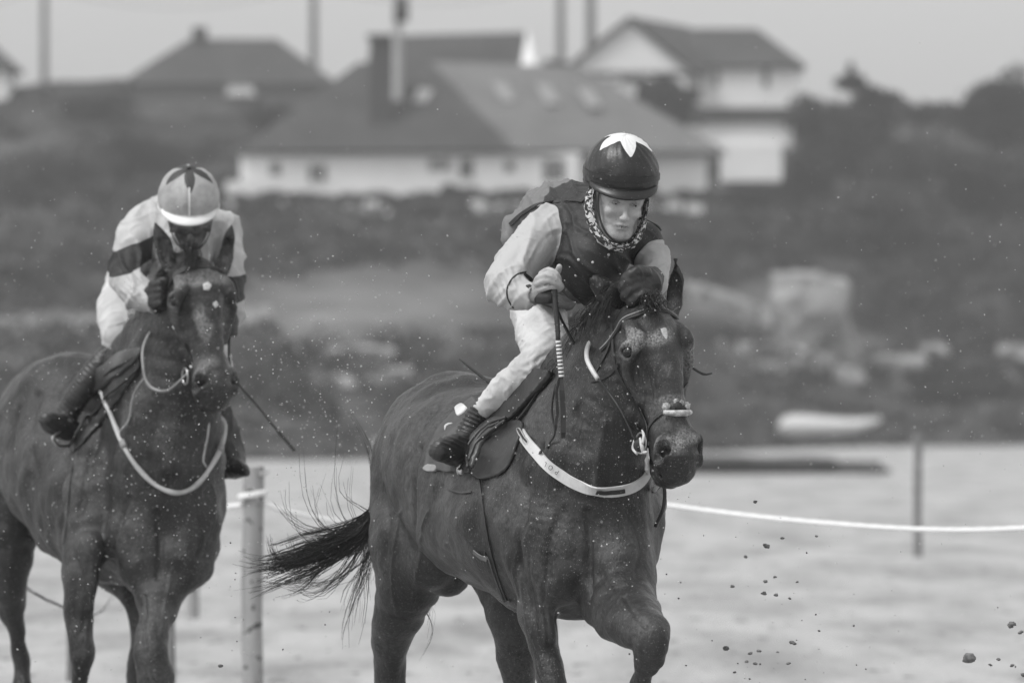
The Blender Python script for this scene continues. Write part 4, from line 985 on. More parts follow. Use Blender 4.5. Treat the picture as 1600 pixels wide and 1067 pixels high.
linesB = [
    ([(60, 620), (50, 680), (55, 740)], .022, -.008), ([(100, 700), (105, 760), (95, 830)], .02, -.007), ([(160, 650), (140, 720), (125, 800)], .02, -.010),
    ([(246, 800), (250, 850), (246, 900)], .014, -.010), ([(200, 780), (180, 830), (175, 880)], .016, -.008), ([(305, 780), (320, 830), (312, 870)], .012, -.006),
    ([(112, 870), (114, 920), (116, 980)], .007, .004), ([(138, 880), (136, 930), (130, 985)], .008, -.005), ([(225, 930), (226, 980), (228, 1020)], .008, -.005),
    ([(298, 540), (302, 570), (296, 600)], .005, .003), ([(250, 640), (240, 700), (236, 760)], .02, -.006), ([(20, 850), (14, 900), (20, 950)], .006, .004),
    ([(268, 890), (262, 930), (252, 990)], .007, .004), ([(332, 760), (335, 800), (322, 850)], .006, .004), ([(30, 640), (20, 700), (28, 760)], .018, -.006),
]
def build_rear():
    earsB = [(W(272, 430, YB+.0), W(242, 347, YB+.02), Vector((.15, -1, 0)), .033), (W(345, 430, YB-.02), W(362, 350, YB-.02), Vector((-.2, -1, 0)), .033)]
    wr = [(W(180, 760, YB+.15), .15, (.35, 0, 1.), 180, .0006)]
    return build_horse('race_horse', 'second racehorse, darker, galloping behind with thin pale reins and head straight on', YB, grB, primsB,
                       (pollB, lipB, 22, .93, 1.34), earsB, coat2, W(190, 1253, YB+.7), dict(wrinkle=wr, black=.62, face=.45, spots=.75), 23, linesB)
hB, bodyB, HB = build_rear()
SBB = Surf(bodyB)
rnd = random.Random(21)
mane = MB(); mane_run(mane, [(290, 405, .05), (262, 440, .15), (238, 500, .28), (215, 560, .42)], YB, 300, (-.07, -.05, -.02), .07, rnd)
mane_run(mane, [(282, 405, .05), (262, 440, .12)], YB, 90, (-.04, -.08, .02), .08, rnd); mane.build('mane', hairm, hB)
fl = MB()
strands(fl, rnd, .016, [W(300, 398, YB-.05), W(298, 388, YB-.12), W(296, 405, YB-.16), W(300, 424, YB-.17)], 130, .012, .0016, 7, .008)
fl.build('forelock', hairm, hB)
tl = MB(); rt = [W(15, 640, YB+1.75), W(-8, 720, YB+1.85), W(-14, 790, YB+1.9)]
T_ = lambda *r_: [W(x, y, YB+d) for x, y, d in r_]
locks(tl, rnd, rt, T_((0, 850, 1.9), (50, 852, 1.9), (80, 845, 1.9), (104, 836, 1.9)), 3, 6, .006, .002, .0019, .01)
locks(tl, rnd, rt, T_((20, 900, 1.9), (110, 955, 1.9), (155, 958, 1.9), (183, 915, 1.9)), 1, 6, .003, .0015, .0018, .008)
locks(tl, rnd, rt, T_((-60, 850, 1.9), (-120, 870, 1.95)), 14, 10, .03, .004, .0020, .03)
tl.build('tail', hairm, hB, smooth=True)
patch(SBB, [(317, 444), (325, 440), (331, 446), (326, 454), (318, 453)], YB-.1, .0004, 'star_mark', whitehair, hB, off=.0006, step=2.5, smoothn=0)
patch(SBB, [(332, 474), (338, 470), (342, 477), (336, 482)], YB-.1, .0004, 'star_mark', whitehair, hB, off=.0006, step=2.5, smoothn=0)
brB = thing('bridle', W(300, 500, YB-.15), 'plain dark bridle without fleece on the second horse\'s head', 'bridle')
def hsB(rows, w_, name, m=leather, th_=.004):
    P = []; Nn = []
    for r_ in spline(rows, 5):
        p = HB(r_[0]*.93, r_[1]*1.34, r_[2]*1.34); c = HB(r_[0]*.93, -.03, 0); d = (p-c).normalized(); h_ = SBB.t.ray_cast(c+d*.30, -d)
        if h_[0] is None or (h_[0]-p).length > .07: h_ = (p, d)
        P.append(h_[0]); Nn.append(h_[1])
    for _ in range(3): P = [P[0]]+[(P[i-1]+P[i]*2+P[i+1])/4 for i in range(1, len(P)-1)]+[P[-1]]
    mb = MB(); ribbon(mb, P, Nn, w_, th_, .002); return mb.build(name, m, brB)
hsB([(.10, -.09, -.075), (.08, -.03, -.085), (.066, .01, -.075), (.055, .04, -.04), (.052, .05, 0), (.055, .04, .04), (.066, .01, .075), (.08, -.03, .085)], .020, 'browband')
for s_ in (-1, 1):
    hsB([(.02, -.06, s_*.03), (.08, -.045, s_*.08), (.15, -.05, s_*.09), (.24, -.05, s_*.08), (.33, -.04, s_*.06), (.42, -.035, s_*.055), (.455, -.04, s_*.055)], .014, 'cheekpiece')
    hsB([(.08, -.045, s_*.08), (.15, -.09, s_*.08), (.22, -.15, s_*.05), (.26, -.18, s_*.0)], .010, 'throat_lash')
    hsB([(.14, -.02, s_*.092), (.22, -.03, s_*.088), (.30, -.05, s_*.07)], .010, 'head_strap')
    P0 = HB(.43, -.05, s_*.080); q = MB()
    q.tube([P0+HB.D*(math.cos(a/18*6.2832)*.030)+HB.N*(math.sin(a/18*6.2832)*.030)+HB.L*(s_*.008) for a in range(19)], .0034, 6); q.build('bit_ring', metalm, brB, smooth=True)
tubeobj('bit_guard', [(297, 572, -.19), (303, 577, -.20), (306, 588, -.20), (305, 600, -.19), (301, 611, -.18)], [.004, .006, .0065, .005, .003], palestrap, brB, 8, 4, YB)
rn = thing('reins', W(230, 590, YB), 'thin pale reins looped under the second horse\'s jaw', 'reins')
tubeobj('rein', [(246, 505, .08), (231, 525, .02), (223, 548, -.05), (224, 575, -.09), (229, 596, -.11), (241, 608, -.14), (262, 610, -.17), (284, 592, -.18), (296, 578, -.18)], [.005, .0055, .006, .006, .006, .006, .005, .004, .003], grubby, rn, 8, 4, YB)
tubeobj('rein', [(224, 592, -.10), (212, 610, -.06), (206, 628, -.03), (203, 650, -.02), (198, 662, -.02), (188, 673, -.02)], .0042, grubby, rn, 8, 4, YB)
tubeobj('rein', [(327, 655, -.02), (325, 680, -.06), (320, 705, -.06), (318, 720, -.08), (323, 730, -.08)], .0042, grubby, rn, 8, 4, YB)
for rows in ([(247, 480, .1), (240, 510, .12), (226, 528, .2), (215, 548, .3)], [(252, 500, .05), (246, 520, .06), (238, 540, .1), (228, 548, .2)]):
    tubeobj('rein', rows, .006, leather, rn, 6, 4, YB)
bp = thing('breastplate', W(270, 740, YB), 'narrow grubby pale breastplate hanging low round the second horse\'s chest', 'breastplate')
Pb = []
for p in spline([(157, 590, .40), (162, 612, .35), (173, 636, .28), (187, 672, .18), (208, 718, .06), (240, 754, -.02), (272, 770, -.05), (300, 762, -.06), (322, 735, -.04), (343, 697, .03), (354, 662, .12), (354, 640, .22)], 5):
    h_ = SBB.hit(p[0], p[1], YB+p[2]); q_ = W(p[0], p[1], YB+p[2]); Pb.append(tuple(h_[0]+h_[1]*.012) if (h_[0]-q_).length < .5 else tuple(q_))
for _ in range(4): Pb = [Pb[0]]+[tuple((Vector(Pb[i-1])+Vector(Pb[i])*2+Vector(Pb[i+1]))/4) for i in range(1, len(Pb)-1)]+[Pb[-1]]
q = MB(); q.tube(Pb, [.0095+.0012*math.sin(i*.9) for i in range(len(Pb))], 10, True, .6); q.build('chest_strap', mat('worn pale chest strap', .30, .46, scale=12, rough=.6, fleck=.31, fleckcol=.1, fscale=150), bp, smooth=True)
for i in (8, 17, 44):
    q = MB(); q.tube([Pb[i], tuple((Vector(Pb[i])+Vector(Pb[i+1]))/2), Pb[i+1]], .0165, 10, True, .7); q.build('buckle_keeper', grubby, bp, smooth=True)
sdl = thing('saddle', W(150, 640, YB+.6), 'black racing saddle and flap on the second horse', 'saddle')
patch(SBB, [(222, 555), (222, 580), (200, 610), (175, 645), (150, 675), (128, 700), (115, 712), (105, 695), (108, 650), (125, 600), (160, 575), (190, 560)], YB+.5, .008, 'flap', gm, sdl, off=.006, wav=.003, rnd_edge=1)
patch(SBB, [(228, 540), (226, 560), (190, 590), (150, 620), (120, 660), (106, 690), (100, 660), (118, 610), (150, 580), (190, 552)], YB+.5, .010, 'flap', gm2, sdl, off=.014, puff=.006, rnd_edge=1)
for rows in ([(108, 690, 0), (112, 650, 0), (130, 620, 0), (160, 595, 0), (215, 560, 0)], [(118, 700, 0), (140, 660, 0), (175, 620, 0), (222, 580, 0)]):
    P = []
    for a, b, c in spline(rows, 4): h_ = SBB.hit(a, b, YB+.5); P.append(h_[0]+h_[1]*.026)
    tubeobj('flap_roll', P, .006, gm, sdl, 8, 2)
strap(SBB, [(116, 710), (110, 760), (104, 820), (100, 850)], YB+.7, .012, 'girth_strap', leather, sdl, off=.003)
# ------------------------------------------------------------------ rider of the second horse
silk_b = mat('pale colours with dark arm bands', .34, .48, scale=10, rough=.66, bump=.003, bscale=26, attr='band', attrcol=.018, fleck=.31, fleckcol=.12, fscale=300)
cap_b = mat('pale cap silk with dark star', .27, .42, scale=16, rough=.6, bump=.0016, bscale=60, attr='star', attrcol=.035, fleck=.31, fleckcol=.1, fscale=300)
peak_b = mat('white cap peak', .62, .74, rough=.5)
rB = thing('person', W(150, 660, YB+.6), 'jockey in pale colours with dark arm bands, head bowed under a pale cap', 'person')
torsoB = [K((232, 350, .34, 34), (290, 348, .26, 42), (350, 362, .30, 28)), K((288, 372, .24, 44), (285, 400, .22, 46), (270, 420, .32, 42)),
          K((288, 350, .34, 46), (272, 348, .55, 48), (252, 365, .75, 50), (232, 395, .92, 50)), K((270, 410, .36, 40), (245, 415, .60, 44), (228, 425, .85, 48))]
armRB = K((230, 352, .30, 34), (212, 380, .22, 34), (203, 412, .16, 30), (198, 438, .10, 26), (215, 458, .05, 26), (232, 468, .01, 20), (240, 462, -.01, 12))
armLB = K((352, 365, .30, 27), (359, 400, .24, 23), (360, 435, .18, 22), (363, 465, .10, 20), (367, 492, .05, 14), (364, 508, .02, 9))
legRB = K((222, 440, .90, 52), (205, 462, .78, 44), (190, 482, .58, 38), (188, 508, .44, 33), (188, 530, .44, 29), (188, 548, .48, 25))
legLB = K((262, 440, .92, 46), (300, 500, .80, 34), (335, 560, .62, 27), (340, 600, .66, 22), (342, 640, .74, 17))
bootRB = K((172, 552, .44, 18), (150, 578, .42, 19.5), (128, 608, .42, 19), (108, 640, .44, 19)); footRB = K((112, 672, .46, 17), (100, 668, .40, 20), (84, 662, .34, 18), (72, 656, .30, 13))
bootLB = K((342, 632, .72, 17), (350, 665, .70, 24), (356, 700, .66, 27), (360, 720, .60, 24)); footLB = K((355, 728, .66, 18), (368, 732, .54, 17), (380, 734, .48, 11))
fb = Field([-1.62, (-.98, .006)], [29.8, (31.5, .009)], [1.15, (2.35, .006)])
fcB = W(297, 350, YB+.0); fTB = Vector((.02, -.80, -.60)); fUB = Vector((0, -.60, .80))
for c in torsoB: fb.put(slim(c, .012), .04, sm=2)
fb.put(slim(armRB, .008), .02, sm=2); fb.put(slim(armLB, .008), .02, sm=2)
for c in (legRB, legLB, bootRB, footRB, bootLB, footLB): fb.put(slim(c, .009), .02, sm=2)
fb.put(K((295, 365, .24, 26), (296, 345, .18, 26), (296, 325, .12, 26)), .03)
FHB = face_head(fb, fcB, fTB, fUB, 1.0)
bB = person_mesh('body', fb, skin_dark, rB)
f2 = Field([-1.62, (-.96, .005)], [29.8, (31.3, .008)], [1.70, (2.34, .005)])
for c in torsoB: f2.put(c, .035, sm=2)
f2.put(armRB, .022, sm=2); f2.put(armLB, .02, sm=2)
f2.put(K((186, 425, .13, 16), (184, 440, .12, 14)), .02)
f2.put([np.array([*FHB(0, -.03, -.06), .07]), np.array([*FHB(0, .03, -.08), .06])], .01, 'sub')
f2.put([np.array([*FHB(0, -.09, .03), .105])], .006, 'sub')
aRB0, aRB1 = np.array(W(212, 384, YB+.2)), None
def bandB(V):
    pR = np.array(W(200, 400, YB+.17)); dR = np.array([.35, .2, -1.0]); dR = dR/np.linalg.norm(dR); tR = np.abs((V-pR) @ dR+.0)-.040
    pL = np.array(W(362, 447, YB+.15)); dL = np.array([-.02, .2, -1.0]); dL = dL/np.linalg.norm(dL); tL = np.abs((V-pL) @ dL)-.042
    dt = np.minimum(np.minimum(pd(V, torsoB[0]), pd(V, torsoB[1])), pd(V, torsoB[2]))
    mR = np.minimum(-tR, dt-pd(V, armRB)-.010); mL = np.minimum(-tL, .2-np.abs(V[:, 0]+1.06))
    mL = np.where(V[:, 0] > -1.12, -tL, -1); mR = np.where(V[:, 0] < -1.30, mR, -1)
    return np.maximum(mR, mL)+sines(V, 6, 3)*.0015
def ampSB(V):
    el = np.exp(-((V[:, 0]+1.42)/.06)**2-((V[:, 2]-1.91)/.06)**2)
    return folds(V, 6, 14, (1.1, .6, .45))*.0095+folds(V, 14, 15, (1, 1, .5))*.0030+el*np.sin(V[:, 0]*280+V[:, 2]*200+sines(V, 4, 8)*2)*.004
silkB = person_mesh('racing_silks', f2, silk_b, rB, amp=ampSB, attrs={'band': bandB})
f3 = Field([-1.60, (-1.05, .006)], [30.2, (31.5, .010)], [1.60, (2.10, .006)])
f3.put(legRB, .03, sm=2); f3.put(legLB, .03, sm=2); f3.put(K((230, 425, .88, 50), (226, 440, .9, 54)), .04); f3.put(K((170, 575, .5, 6), (195, 580, .5, 22)), .006, 'sub')
person_mesh('breeches', f3, breech, rB, amp=lambda V: folds(V, 6, 31, (1, .5, .7))*.005+folds(V, 15, 32)*.0028)
f4 = Field([-1.80, (-1.44, .006)], [30.1, (30.9, .008)], [1.34, (1.72, .006)])
f4.put(bootRB, .015, sm=2); f4.put(footRB, .02, sm=2); person_mesh('boot', f4, boot_m, rB, amp=lambda V: np.sin(V[:, 2]*300+V[:, 0]*200+sines(V, 5, 3)*1.2)*.0022+folds(V, 12, 4)*.0018)
f5 = Field([-1.20, (-.96, .006)], [30.3, (30.9, .008)], [1.18, (1.52, .006)])
f5.put(bootLB, .015, sm=2); f5.put(footLB, .015, sm=2); f5.put(K((345, 742, .62, 6), (384, 738, .46, 6)), .01); person_mesh('boot', f5, boot_m, rB, amp=lambda V: folds(V, 9, 9)*.004)
f6 = Field([-1.42, (-1.28, .0045)], [29.8, (30.2, .006)], [1.80, (1.98, .0045)])
f6.put(K((232, 462, .02, 15), (244, 458, -.02, 17), (246, 470, -.03, 16)), .015)
for i in range(4): y = 445+i*10; f6.put(K((238, y, -.04, 7.5), (250, y-2, -.07, 7.5), (258, y+3, -.05, 7), (254, y+6, -.02, 6)), .005, sm=2)
f6.put(K((240, 450, -.02, 8), (250, 440, -.03, 7), (257, 438, -.04, 6)), .007, sm=2)
person_mesh('glove', f6, glove_m, rB, amp=lambda V: folds(V, 18, 3)*.0015)
f7 = Field([-1.12, (-.98, .0045)], [29.8, (30.2, .006)], [1.74, (1.90, .0045)])
f7.put(K((364, 500, .03, 13), (358, 508, .0, 14)), .01)
for i in range(4): y = 496+i*8; f7.put(K((366, y, -.02, 6.5), (358, y, -.05, 6.5), (350, y+3, -.03, 6), (350, y+4, .0, 5)), .004, sm=2)
f7.put(K((360, 498, -.01, 7), (352, 492, -.03, 6), (348, 492, -.03, 5)), .006, sm=2)
person_mesh('glove', f7, glove_m, rB)
cB = W(295, 309, YB+.050)
me, th, az, ax = helmet(rB, cB, Vector((.02, -.50, .86)), Vector((.05, -.86, -.5)), .1165, cap_b, peak_b, ell=1.10)
azs = np.abs(((az+.05) % (2*math.pi/5))-math.pi/5)/(math.pi/5)
setattr_(me, 'star', ((.20+.72*azs**1.1)-th)*.12)
capB, ringB = helmet_parts(rB, cB, .1165, ax, 1.10, cap_b, me, peak_b, mrim=peak_b, peaklen=.034, drop=.5)
q = MB(); q.ball(cB+ax[0]*.126, .008, 10, 6, (1, 1, .6)); q.build('cap_button', webbing, rB, smooth=True)
# centre seam of the cap
P = [cB+ax[1]*(math.sin(a)*.1165*1.10+.0)+ax[0]*(math.cos(a)*.1165*1.06) for a in np.linspace(.75, 1.62, 14)]
q = MB(); ribbon(q, P, [(p-cB).normalized() for p in P], .007, .0015, .0008); q.build('cap_seam', peak_b, rB)
def onB(rows, w_, name, m, off):
    P = [FHB(*r_) for r_ in spline(rows, 5)]; c0 = FHB(0, -.05, -.03); mb = MB(); ribbon(mb, P, [(p-c0).normalized() for p in P], w_, .003, off); mb.build(name, m, rB)
onB([(-.078, -.05, .04), (-.078, -.045, .0), (-.070, -.04, -.05), (-.045, -.015, -.10), (0, .0, -.12), (.045, -.015, -.10), (.070, -.04, -.05), (.078, -.05, .04)], .016, 'chin_strap', webbing, .004)
q = MB(); Pg = [FHB(x, .022-.35*abs(x)**1.6*2.2, .004) for x in np.linspace(-.074, .074, 15)]
ribbon(q, Pg, [(p-FHB(0, -.08, 0)).normalized() for p in Pg], .052, .010, .004); q.build('goggles', mat('muddy goggles', .02, .20, scale=40, rough=.3), rB, smooth=True)
whB = thing('riding_whip', W(420, 655, YB-.1), 'thin black whip sticking out to the right of the second horse\'s muzzle', 'whip')
tubeobj('shaft', [(360, 508, .0), (358, 560, -.04), (370, 596, -.08), (400, 631, -.10), (432, 671, -.12)], [.005, .005, .004, .0045, .0045], wm, whB, 8, 3, YB)
mb = MB(); P = [W(a, b, YB+c) for a, b, c in ((426, 663, -.118), (438, 678, -.12), (450, 692, -.125), (461, 705, -.13))]
ribbon(mb, P, [Vector((0, -1, 0))]*4, [.008, .014, .015, .013], .006, 0); mb.build('flap', leather, whB)
q = MB(); P = [W(x, y, YB+d) for x, y, d in spline([(108, 655, .36), (95, 672, .33), (82, 684, .30), (92, 696, .33), (110, 694, .38), (118, 672, .40), (108, 655, .36)], 4)]
q.tube(P, .0055, 8); q.build('stirrup_iron', metalm, sdl, smooth=True)
# ================================================================== SETTING
rnd = random.Random(77)
def lerp(a, b, t): return a+(b-a)*min(1, max(0, t))
def foot(x, Y=300): # distance where the beach ends and the bank begins, by sideways position
    return 222+96*(1/(1+math.exp(-(x-6)/4)))
def hillz(x, y):
    f = foot(x)
    if y < f: return 0.0
    t = y-f; z = 0
    z += 1.3*(1-math.exp(-t/3.0))                                   # low bank of rock at the back of the beach
    if y > f: 
        s_ = (y-f)/(352-f); z += 8.6*min(1, max(0, s_))**1.15
    if y > 352: z += (y-352)*.020 if y < 372 else .4+(min(y, 432)-372)*(.144-.025/(1+math.exp(-(x-11)/2)))
    if y > 432: z += (y-432)*.006
    z += .35*mnoise.noise(Vector((x*.12, y*.06, 3)))*min(1, t/8)+.25*mnoise.noise(Vector((x*.45, y*.2, 9)))*min(1, t/6)
    return z
# ground sheet: the beach
sandm = mat('damp beach sand', .20, .42, scale=1.0, rough=.85, bump=.04, bscale=7, stretch=(1.1, .16, 1), fmap=True, lo=.28, hi=.58, detail=9, spec=.2, fleck=.36, fleckcol=.20, fscale=6)
N1 = 90; V = []; xs = np.linspace(-1, 1, N1+1); xs = np.sign(xs)*np.abs(xs)**2.2*900; ysn = np.concatenate([np.linspace(-40, 20, 10), 20+(np.linspace(0, 1, 230)**1.7)*2000])
yl = len(ysn)
for y in ysn:
    for x in xs:
        z = 0
        if 20 < y < 330 and abs(x) < 40: z = .035*mnoise.noise(Vector((x*.8, y*.22, 0)))+.02*mnoise.noise(Vector((x*2.3, y*.6, 5)))
        V.append((x, y, z-(.9 if y > 330 else 0)))
Fq = [(j*(N1+1)+i, j*(N1+1)+i+1, (j+1)*(N1+1)+i+1, (j+1)*(N1+1)+i) for j in range(yl-1) for i in range(N1)]
link('beach', npme('beach', V, Fq), sandm, kind='structure', smooth=True)
# hill behind the beach
hill_m = bpy.data.materials.new('rough grass and scrub'); hill_m.use_nodes = True; nt = hill_m.node_tree; p = nt.nodes['Principled BSDF']; p.inputs['Roughness'].default_value = .95; p.inputs['Specular IOR Level'].default_value = .1
tc = NN(nt, 'ShaderNodeTexCoord'); mp = NN(nt, 'ShaderNodeMapping'); mp.inputs['Scale'].default_value = (.22, .06, .5); nt.links.new(tc.outputs['Object'], mp.inputs[0])
no = NN(nt, 'ShaderNodeTexNoise'); no.inputs['Scale'].default_value = 1.0; no.inputs['Detail'].default_value = 7; no.inputs['Roughness'].default_value = .6; nt.links.new(mp.outputs[0], no.inputs['Vector'])
cr = NN(nt, 'ShaderNodeValToRGB'); e = cr.color_ramp.elements; e[0].position = .44; e[0].color = (.024, .024, .024, 1); e[1].position = .66; e[1].color = (.085, .085, .085, 1)
nt.links.new(no.outputs['Fac'], cr.inputs[0])
an = NN(nt, 'ShaderNodeAttribute', attribute_name='tone'); mx = NN(nt, 'ShaderNodeMix', data_type='RGBA'); mx.inputs[7].default_value = (.235, .235, .235, 1)
nt.links.new(an.outputs['Fac'], mx.inputs[0]); nt.links.new(cr.outputs[0], mx.inputs[6]); nt.links.new(mx.outputs[2], p.inputs['Base Color'])
hx = np.concatenate([np.arange(-220, -70, 5), np.arange(-70, 70.1, .8), np.arange(72, 221, 5)]); hy = np.concatenate([np.arange(212, 380, 1.3), np.arange(380, 520, 4), np.arange(520, 1400, 60)])
V = []; tone = []
grass = [(560, 482, 215, 52, .85), (700, 455, 90, 26, .7), (520, 505, 110, 36, .55), (90, 505, 110, 26, .5), (700, 520, 60, 28, .4), (1130, 470, 75, 20, .95), (1230, 510, 75, 22, .95), (1290, 545, 75, 22, .9), (1200, 560, 120, 20, .4),
         (900, 320, 200, 24, .22), (1500, 470, 90, 26, .25), (560, 625, 80, 12, .15), (1390, 575, 40, 12, .5), (100, 170, 80, 16, .25), (20, 560, 60, 20, .4), (1330, 150, 100, 14, .3), (1050, 640, 90, 30, .15)]
for y in hy:
    for x in hx:
        z = hillz(x, y); V.append((x, y, z if y > foot(x)-1 else -.25)); px = 800+x*FPX/y; py = HOR-(z-CH)*FPX/y; t = 0
        if y > 220 and y < 372:
            for gx, gy, sx, sy, a in grass: t = max(t, a*math.exp(-((px-gx)/sx)**2-((py-gy)/sy)**2))
        tone.append(t*(.75+.5*mnoise.noise(Vector((x*.5, y*.2, 1)))))
nx_ = len(hx); Fq = [(j*nx_+i, j*nx_+i+1, (j+1)*nx_+i+1, (j+1)*nx_+i) for j in range(len(hy)-1) for i in range(nx_-1)]
me = npme('hillside', V, Fq); setattr_(me, 'tone', np.clip(tone, 0, 1)); link('hillside', me, hill_m, kind='structure', smooth=True)
def onhill(px, py):
    """point of the slope seen at that pixel"""
    for Y in np.arange(218, 470, 1.0):
        x = (px-800)/FPX*Y; z = CH-(py-HOR)/FPX*Y
        if hillz(x, Y) >= z: return Vector((x, Y, hillz(x, Y)))
    return Vector(((px-800)/FPX*460, 460, hillz((px-800)/FPX*460, 460)))
# leaf clumps
leaf = [mat('dark scrub leaves', .012, .035, scale=.8, rough=.85, spec=.15), mat('mid scrub leaves', .028, .065, scale=.8, rough=.85, spec=.15), mat('grey green leaves', .07, .13, scale=.8, rough=.9, spec=.1)]
def crown(rnd, c, rx, ry, rz, n, size, lobes=7):
    """leaf-sized faces through a lumpy volume"""
    L = []
    for _ in range(lobes):
        d = Vector((rnd.gauss(0, 1), rnd.gauss(0, 1), rnd.gauss(0, .8))).normalized(); L.append((Vector((d.x*rx*.55, d.y*ry*.55, d.z*rz*.5)), rnd.uniform(.38, .62)))
    V = []; Fc = []
    for _ in range(n):
        o, s_ = rnd.choice(L); d = Vector((rnd.gauss(0, 1), rnd.gauss(0, 1), rnd.gauss(0, 1))).normalized()*rnd.uniform(.6, 1.05)
        p = Vector(c)+o+Vector((d.x*rx*s_, d.y*ry*s_, d.z*rz*s_)); a = Vector((rnd.gauss(0, 1), rnd.gauss(0, 1), rnd.gauss(0, 1))).normalized(); b = a.orthogonal().normalized(); q = size*rnd.uniform(.6, 1.4)
        i = len(V); V += [p+a*q, p+b*q*.6, p-a*q, p-b*q*.6]; Fc.append((i, i+1, i+2, i+3))
    return V, Fc
VV = [[], [], []]; FF = [[], [], []]
for i in range(1500):
    px = rnd.uniform(-60, 1660); py = rnd.triangular(130, 700, 420); p_ = onhill(px, py)
    if 372 > p_.y > 345 and 360 < px < 1110 and py < 300: continue
    if p_.y > 446: continue
    g = sum(a*math.exp(-((px-gx)/sx)**2-((py-gy)/sy)**2) for gx, gy, sx, sy, a in grass)
    if rnd.random() < g*2.6: continue
    if 1050 < px < 1360 and -14 < py-(455+(px-1072)*.40) < 44: continue
    if 1170 < px < 1350 and 430 < py < 580: continue
    k_ = rnd.choice((0, 0, 1, 1, 2)) if px < 1150 else rnd.choice((0, 0, 0, 1, 1))
    s_ = rnd.uniform(.5, 1.25); v, f_ = crown(rnd, p_+Vector((0, 0, s_*.25)), s_*1.5, s_*1.2, s_*.75, 90, .16, 4)
    b = len(VV[k_]); VV[k_] += v; FF[k_] += [tuple(q+b for q in f) for f in f_]
for k_, nm in enumerate(('dark_scrub', 'scrub', 'pale_scrub')):
    link(nm, npme(nm, [tuple(v) for v in VV[k_]], FF[k_]), leaf[k_], kind='stuff', label=('dense dark scrub', 'green scrub', 'pale grassy scrub')[k_]+' covering the hillside behind the beach', cat='scrub')
bark = mat('bark', .05, .09, scale=4, rough=.9)
def tree(name, cat, label, px, pbase, Y, w_, h_, k_, group=None, cone=False, n=2600, seed=1):
    rnd = random.Random(seed); x = (px-800)/FPX*Y; z0 = CH-(pbase-HOR)/FPX*Y; hh = h_*Y/FPX; ww = w_*Y/FPX
    r_ = thing(name, (x, Y, z0), label, cat, group); V = []; Fc = []
    if cone:
        for j in range(9):
            t = j/8; v, f_ = crown(rnd, (x+rnd.uniform(-.1, .1)*ww, Y, z0+hh*(.18+.78*t)), ww*.5*(1-t)**.5+.12, ww*.5*(1-t)+.12, hh*.10, n//9, .15, 5); b = len(V); V += v; Fc += [tuple(q+b for q in f) for f in f_]
    else:
        for j in range(6):
            v, f_ = crown(rnd, (x+rnd.uniform(-.25, .25)*ww, Y+rnd.uniform(-.2, .2)*ww, z0+hh*(.45+rnd.uniform(-.12, .28))), ww*.34, ww*.3, hh*.26, n//6, .16, 6); b = len(V); V += v; Fc += [tuple(q+b for q in f) for f in f_]
    m = MB(); m.tube([(x, Y, z0-.5), (x+.05, Y, z0+hh*.4), (x, Y, z0+hh*.75)], [.16*max(.6, hh/6), .1, .04], 7)
    for j in range(5): a = rnd.uniform(0, 6.28); m.tube([(x, Y, z0+hh*(.25+.1*j)), (x+math.cos(a)*ww*.3, Y+math.sin(a)*ww*.3, z0+hh*(.4+.1*j))], [.06, .02], 5)
    m.build('trunk', bark, r_); link('crown', npme('crown', [tuple(v) for v in V], Fc), leaf[k_], r_)
tree('round_bush', 'bush', 'round dark bush in front of the white gabled house', 1043, 205, 392, 100, 95, 0, seed=2)
tree('conical_tree', 'tree', 'pointed dark tree standing against the sky right of the white house', 1347, 300, 380, 175, 192, 0, cone=True, n=4200, seed=3)
tree('broad_tree', 'tree', 'broad dark tree at the right edge, its top lump against the sky', 1550, 270, 385, 170, 185, 0, n=3600, seed=4)
tree('broad_tree', 'tree', 'narrow dark shrubby tree between white outbuilding and pointed tree', 1285, 300, 372, 120, 165, 0, n=3600, seed=5)
tree('round_bush', 'bush', 'dark bush at the right end of the long white bungalow', 1258, 330, 356, 110, 90, 0, seed=6)
tree('round_bush', 'bush', 'small bush on the skyline between bungalow roof and white gable', 868, 130, 400, 50, 45, 0, seed=7)
for bi, (bx, by, bw_, bh_, bl) in enumerate(((250, 290, 190, 90, 'wide dark thicket left of the bungalow wall'), (90, 330, 210, 110, 'wide dark thicket at the left edge above the second horse'), (430, 215, 120, 60, 'dark thicket at the left end of the bungalow roof'), (1330, 400, 230, 130, 'wide dark thicket above the squared rock outcrop'), (1500, 350, 200, 120, 'wide dark thicket at the right edge below the broad tree'), (1420, 300, 150, 90, 'dark thicket between the pointed tree and the broad tree'), (1430, 500, 150, 60, 'low dark thicket right of the squared rock outcrop'), (680, 360, 180, 60, 'low dark thicket under the bungalow'), (1110, 400, 150, 50, 'low dark thicket right of the leading rider\'s shoulder'), (150, 185, 180, 50, 'dark hedge under the farmhouse'), (470, 385, 150, 40, 'low thicket between the two riders'))):
    pb_ = onhill(bx, by); tree('thicket', 'thicket', bl, bx, by+4, pb_.y+.01, bw_, bh_, bi % 2, n=2400, seed=20+bi, group='thickets on the hillside')
tree('broad_tree', 'tree', 'tree on the far right edge behind the broad tree', 1600, 240, 400, 110, 90, 1, seed=8)
tree('round_bush', 'bush', 'dark bush at the hill foot right of the beached boat', 1490, 640, 300, 190, 70, 0, seed=9)
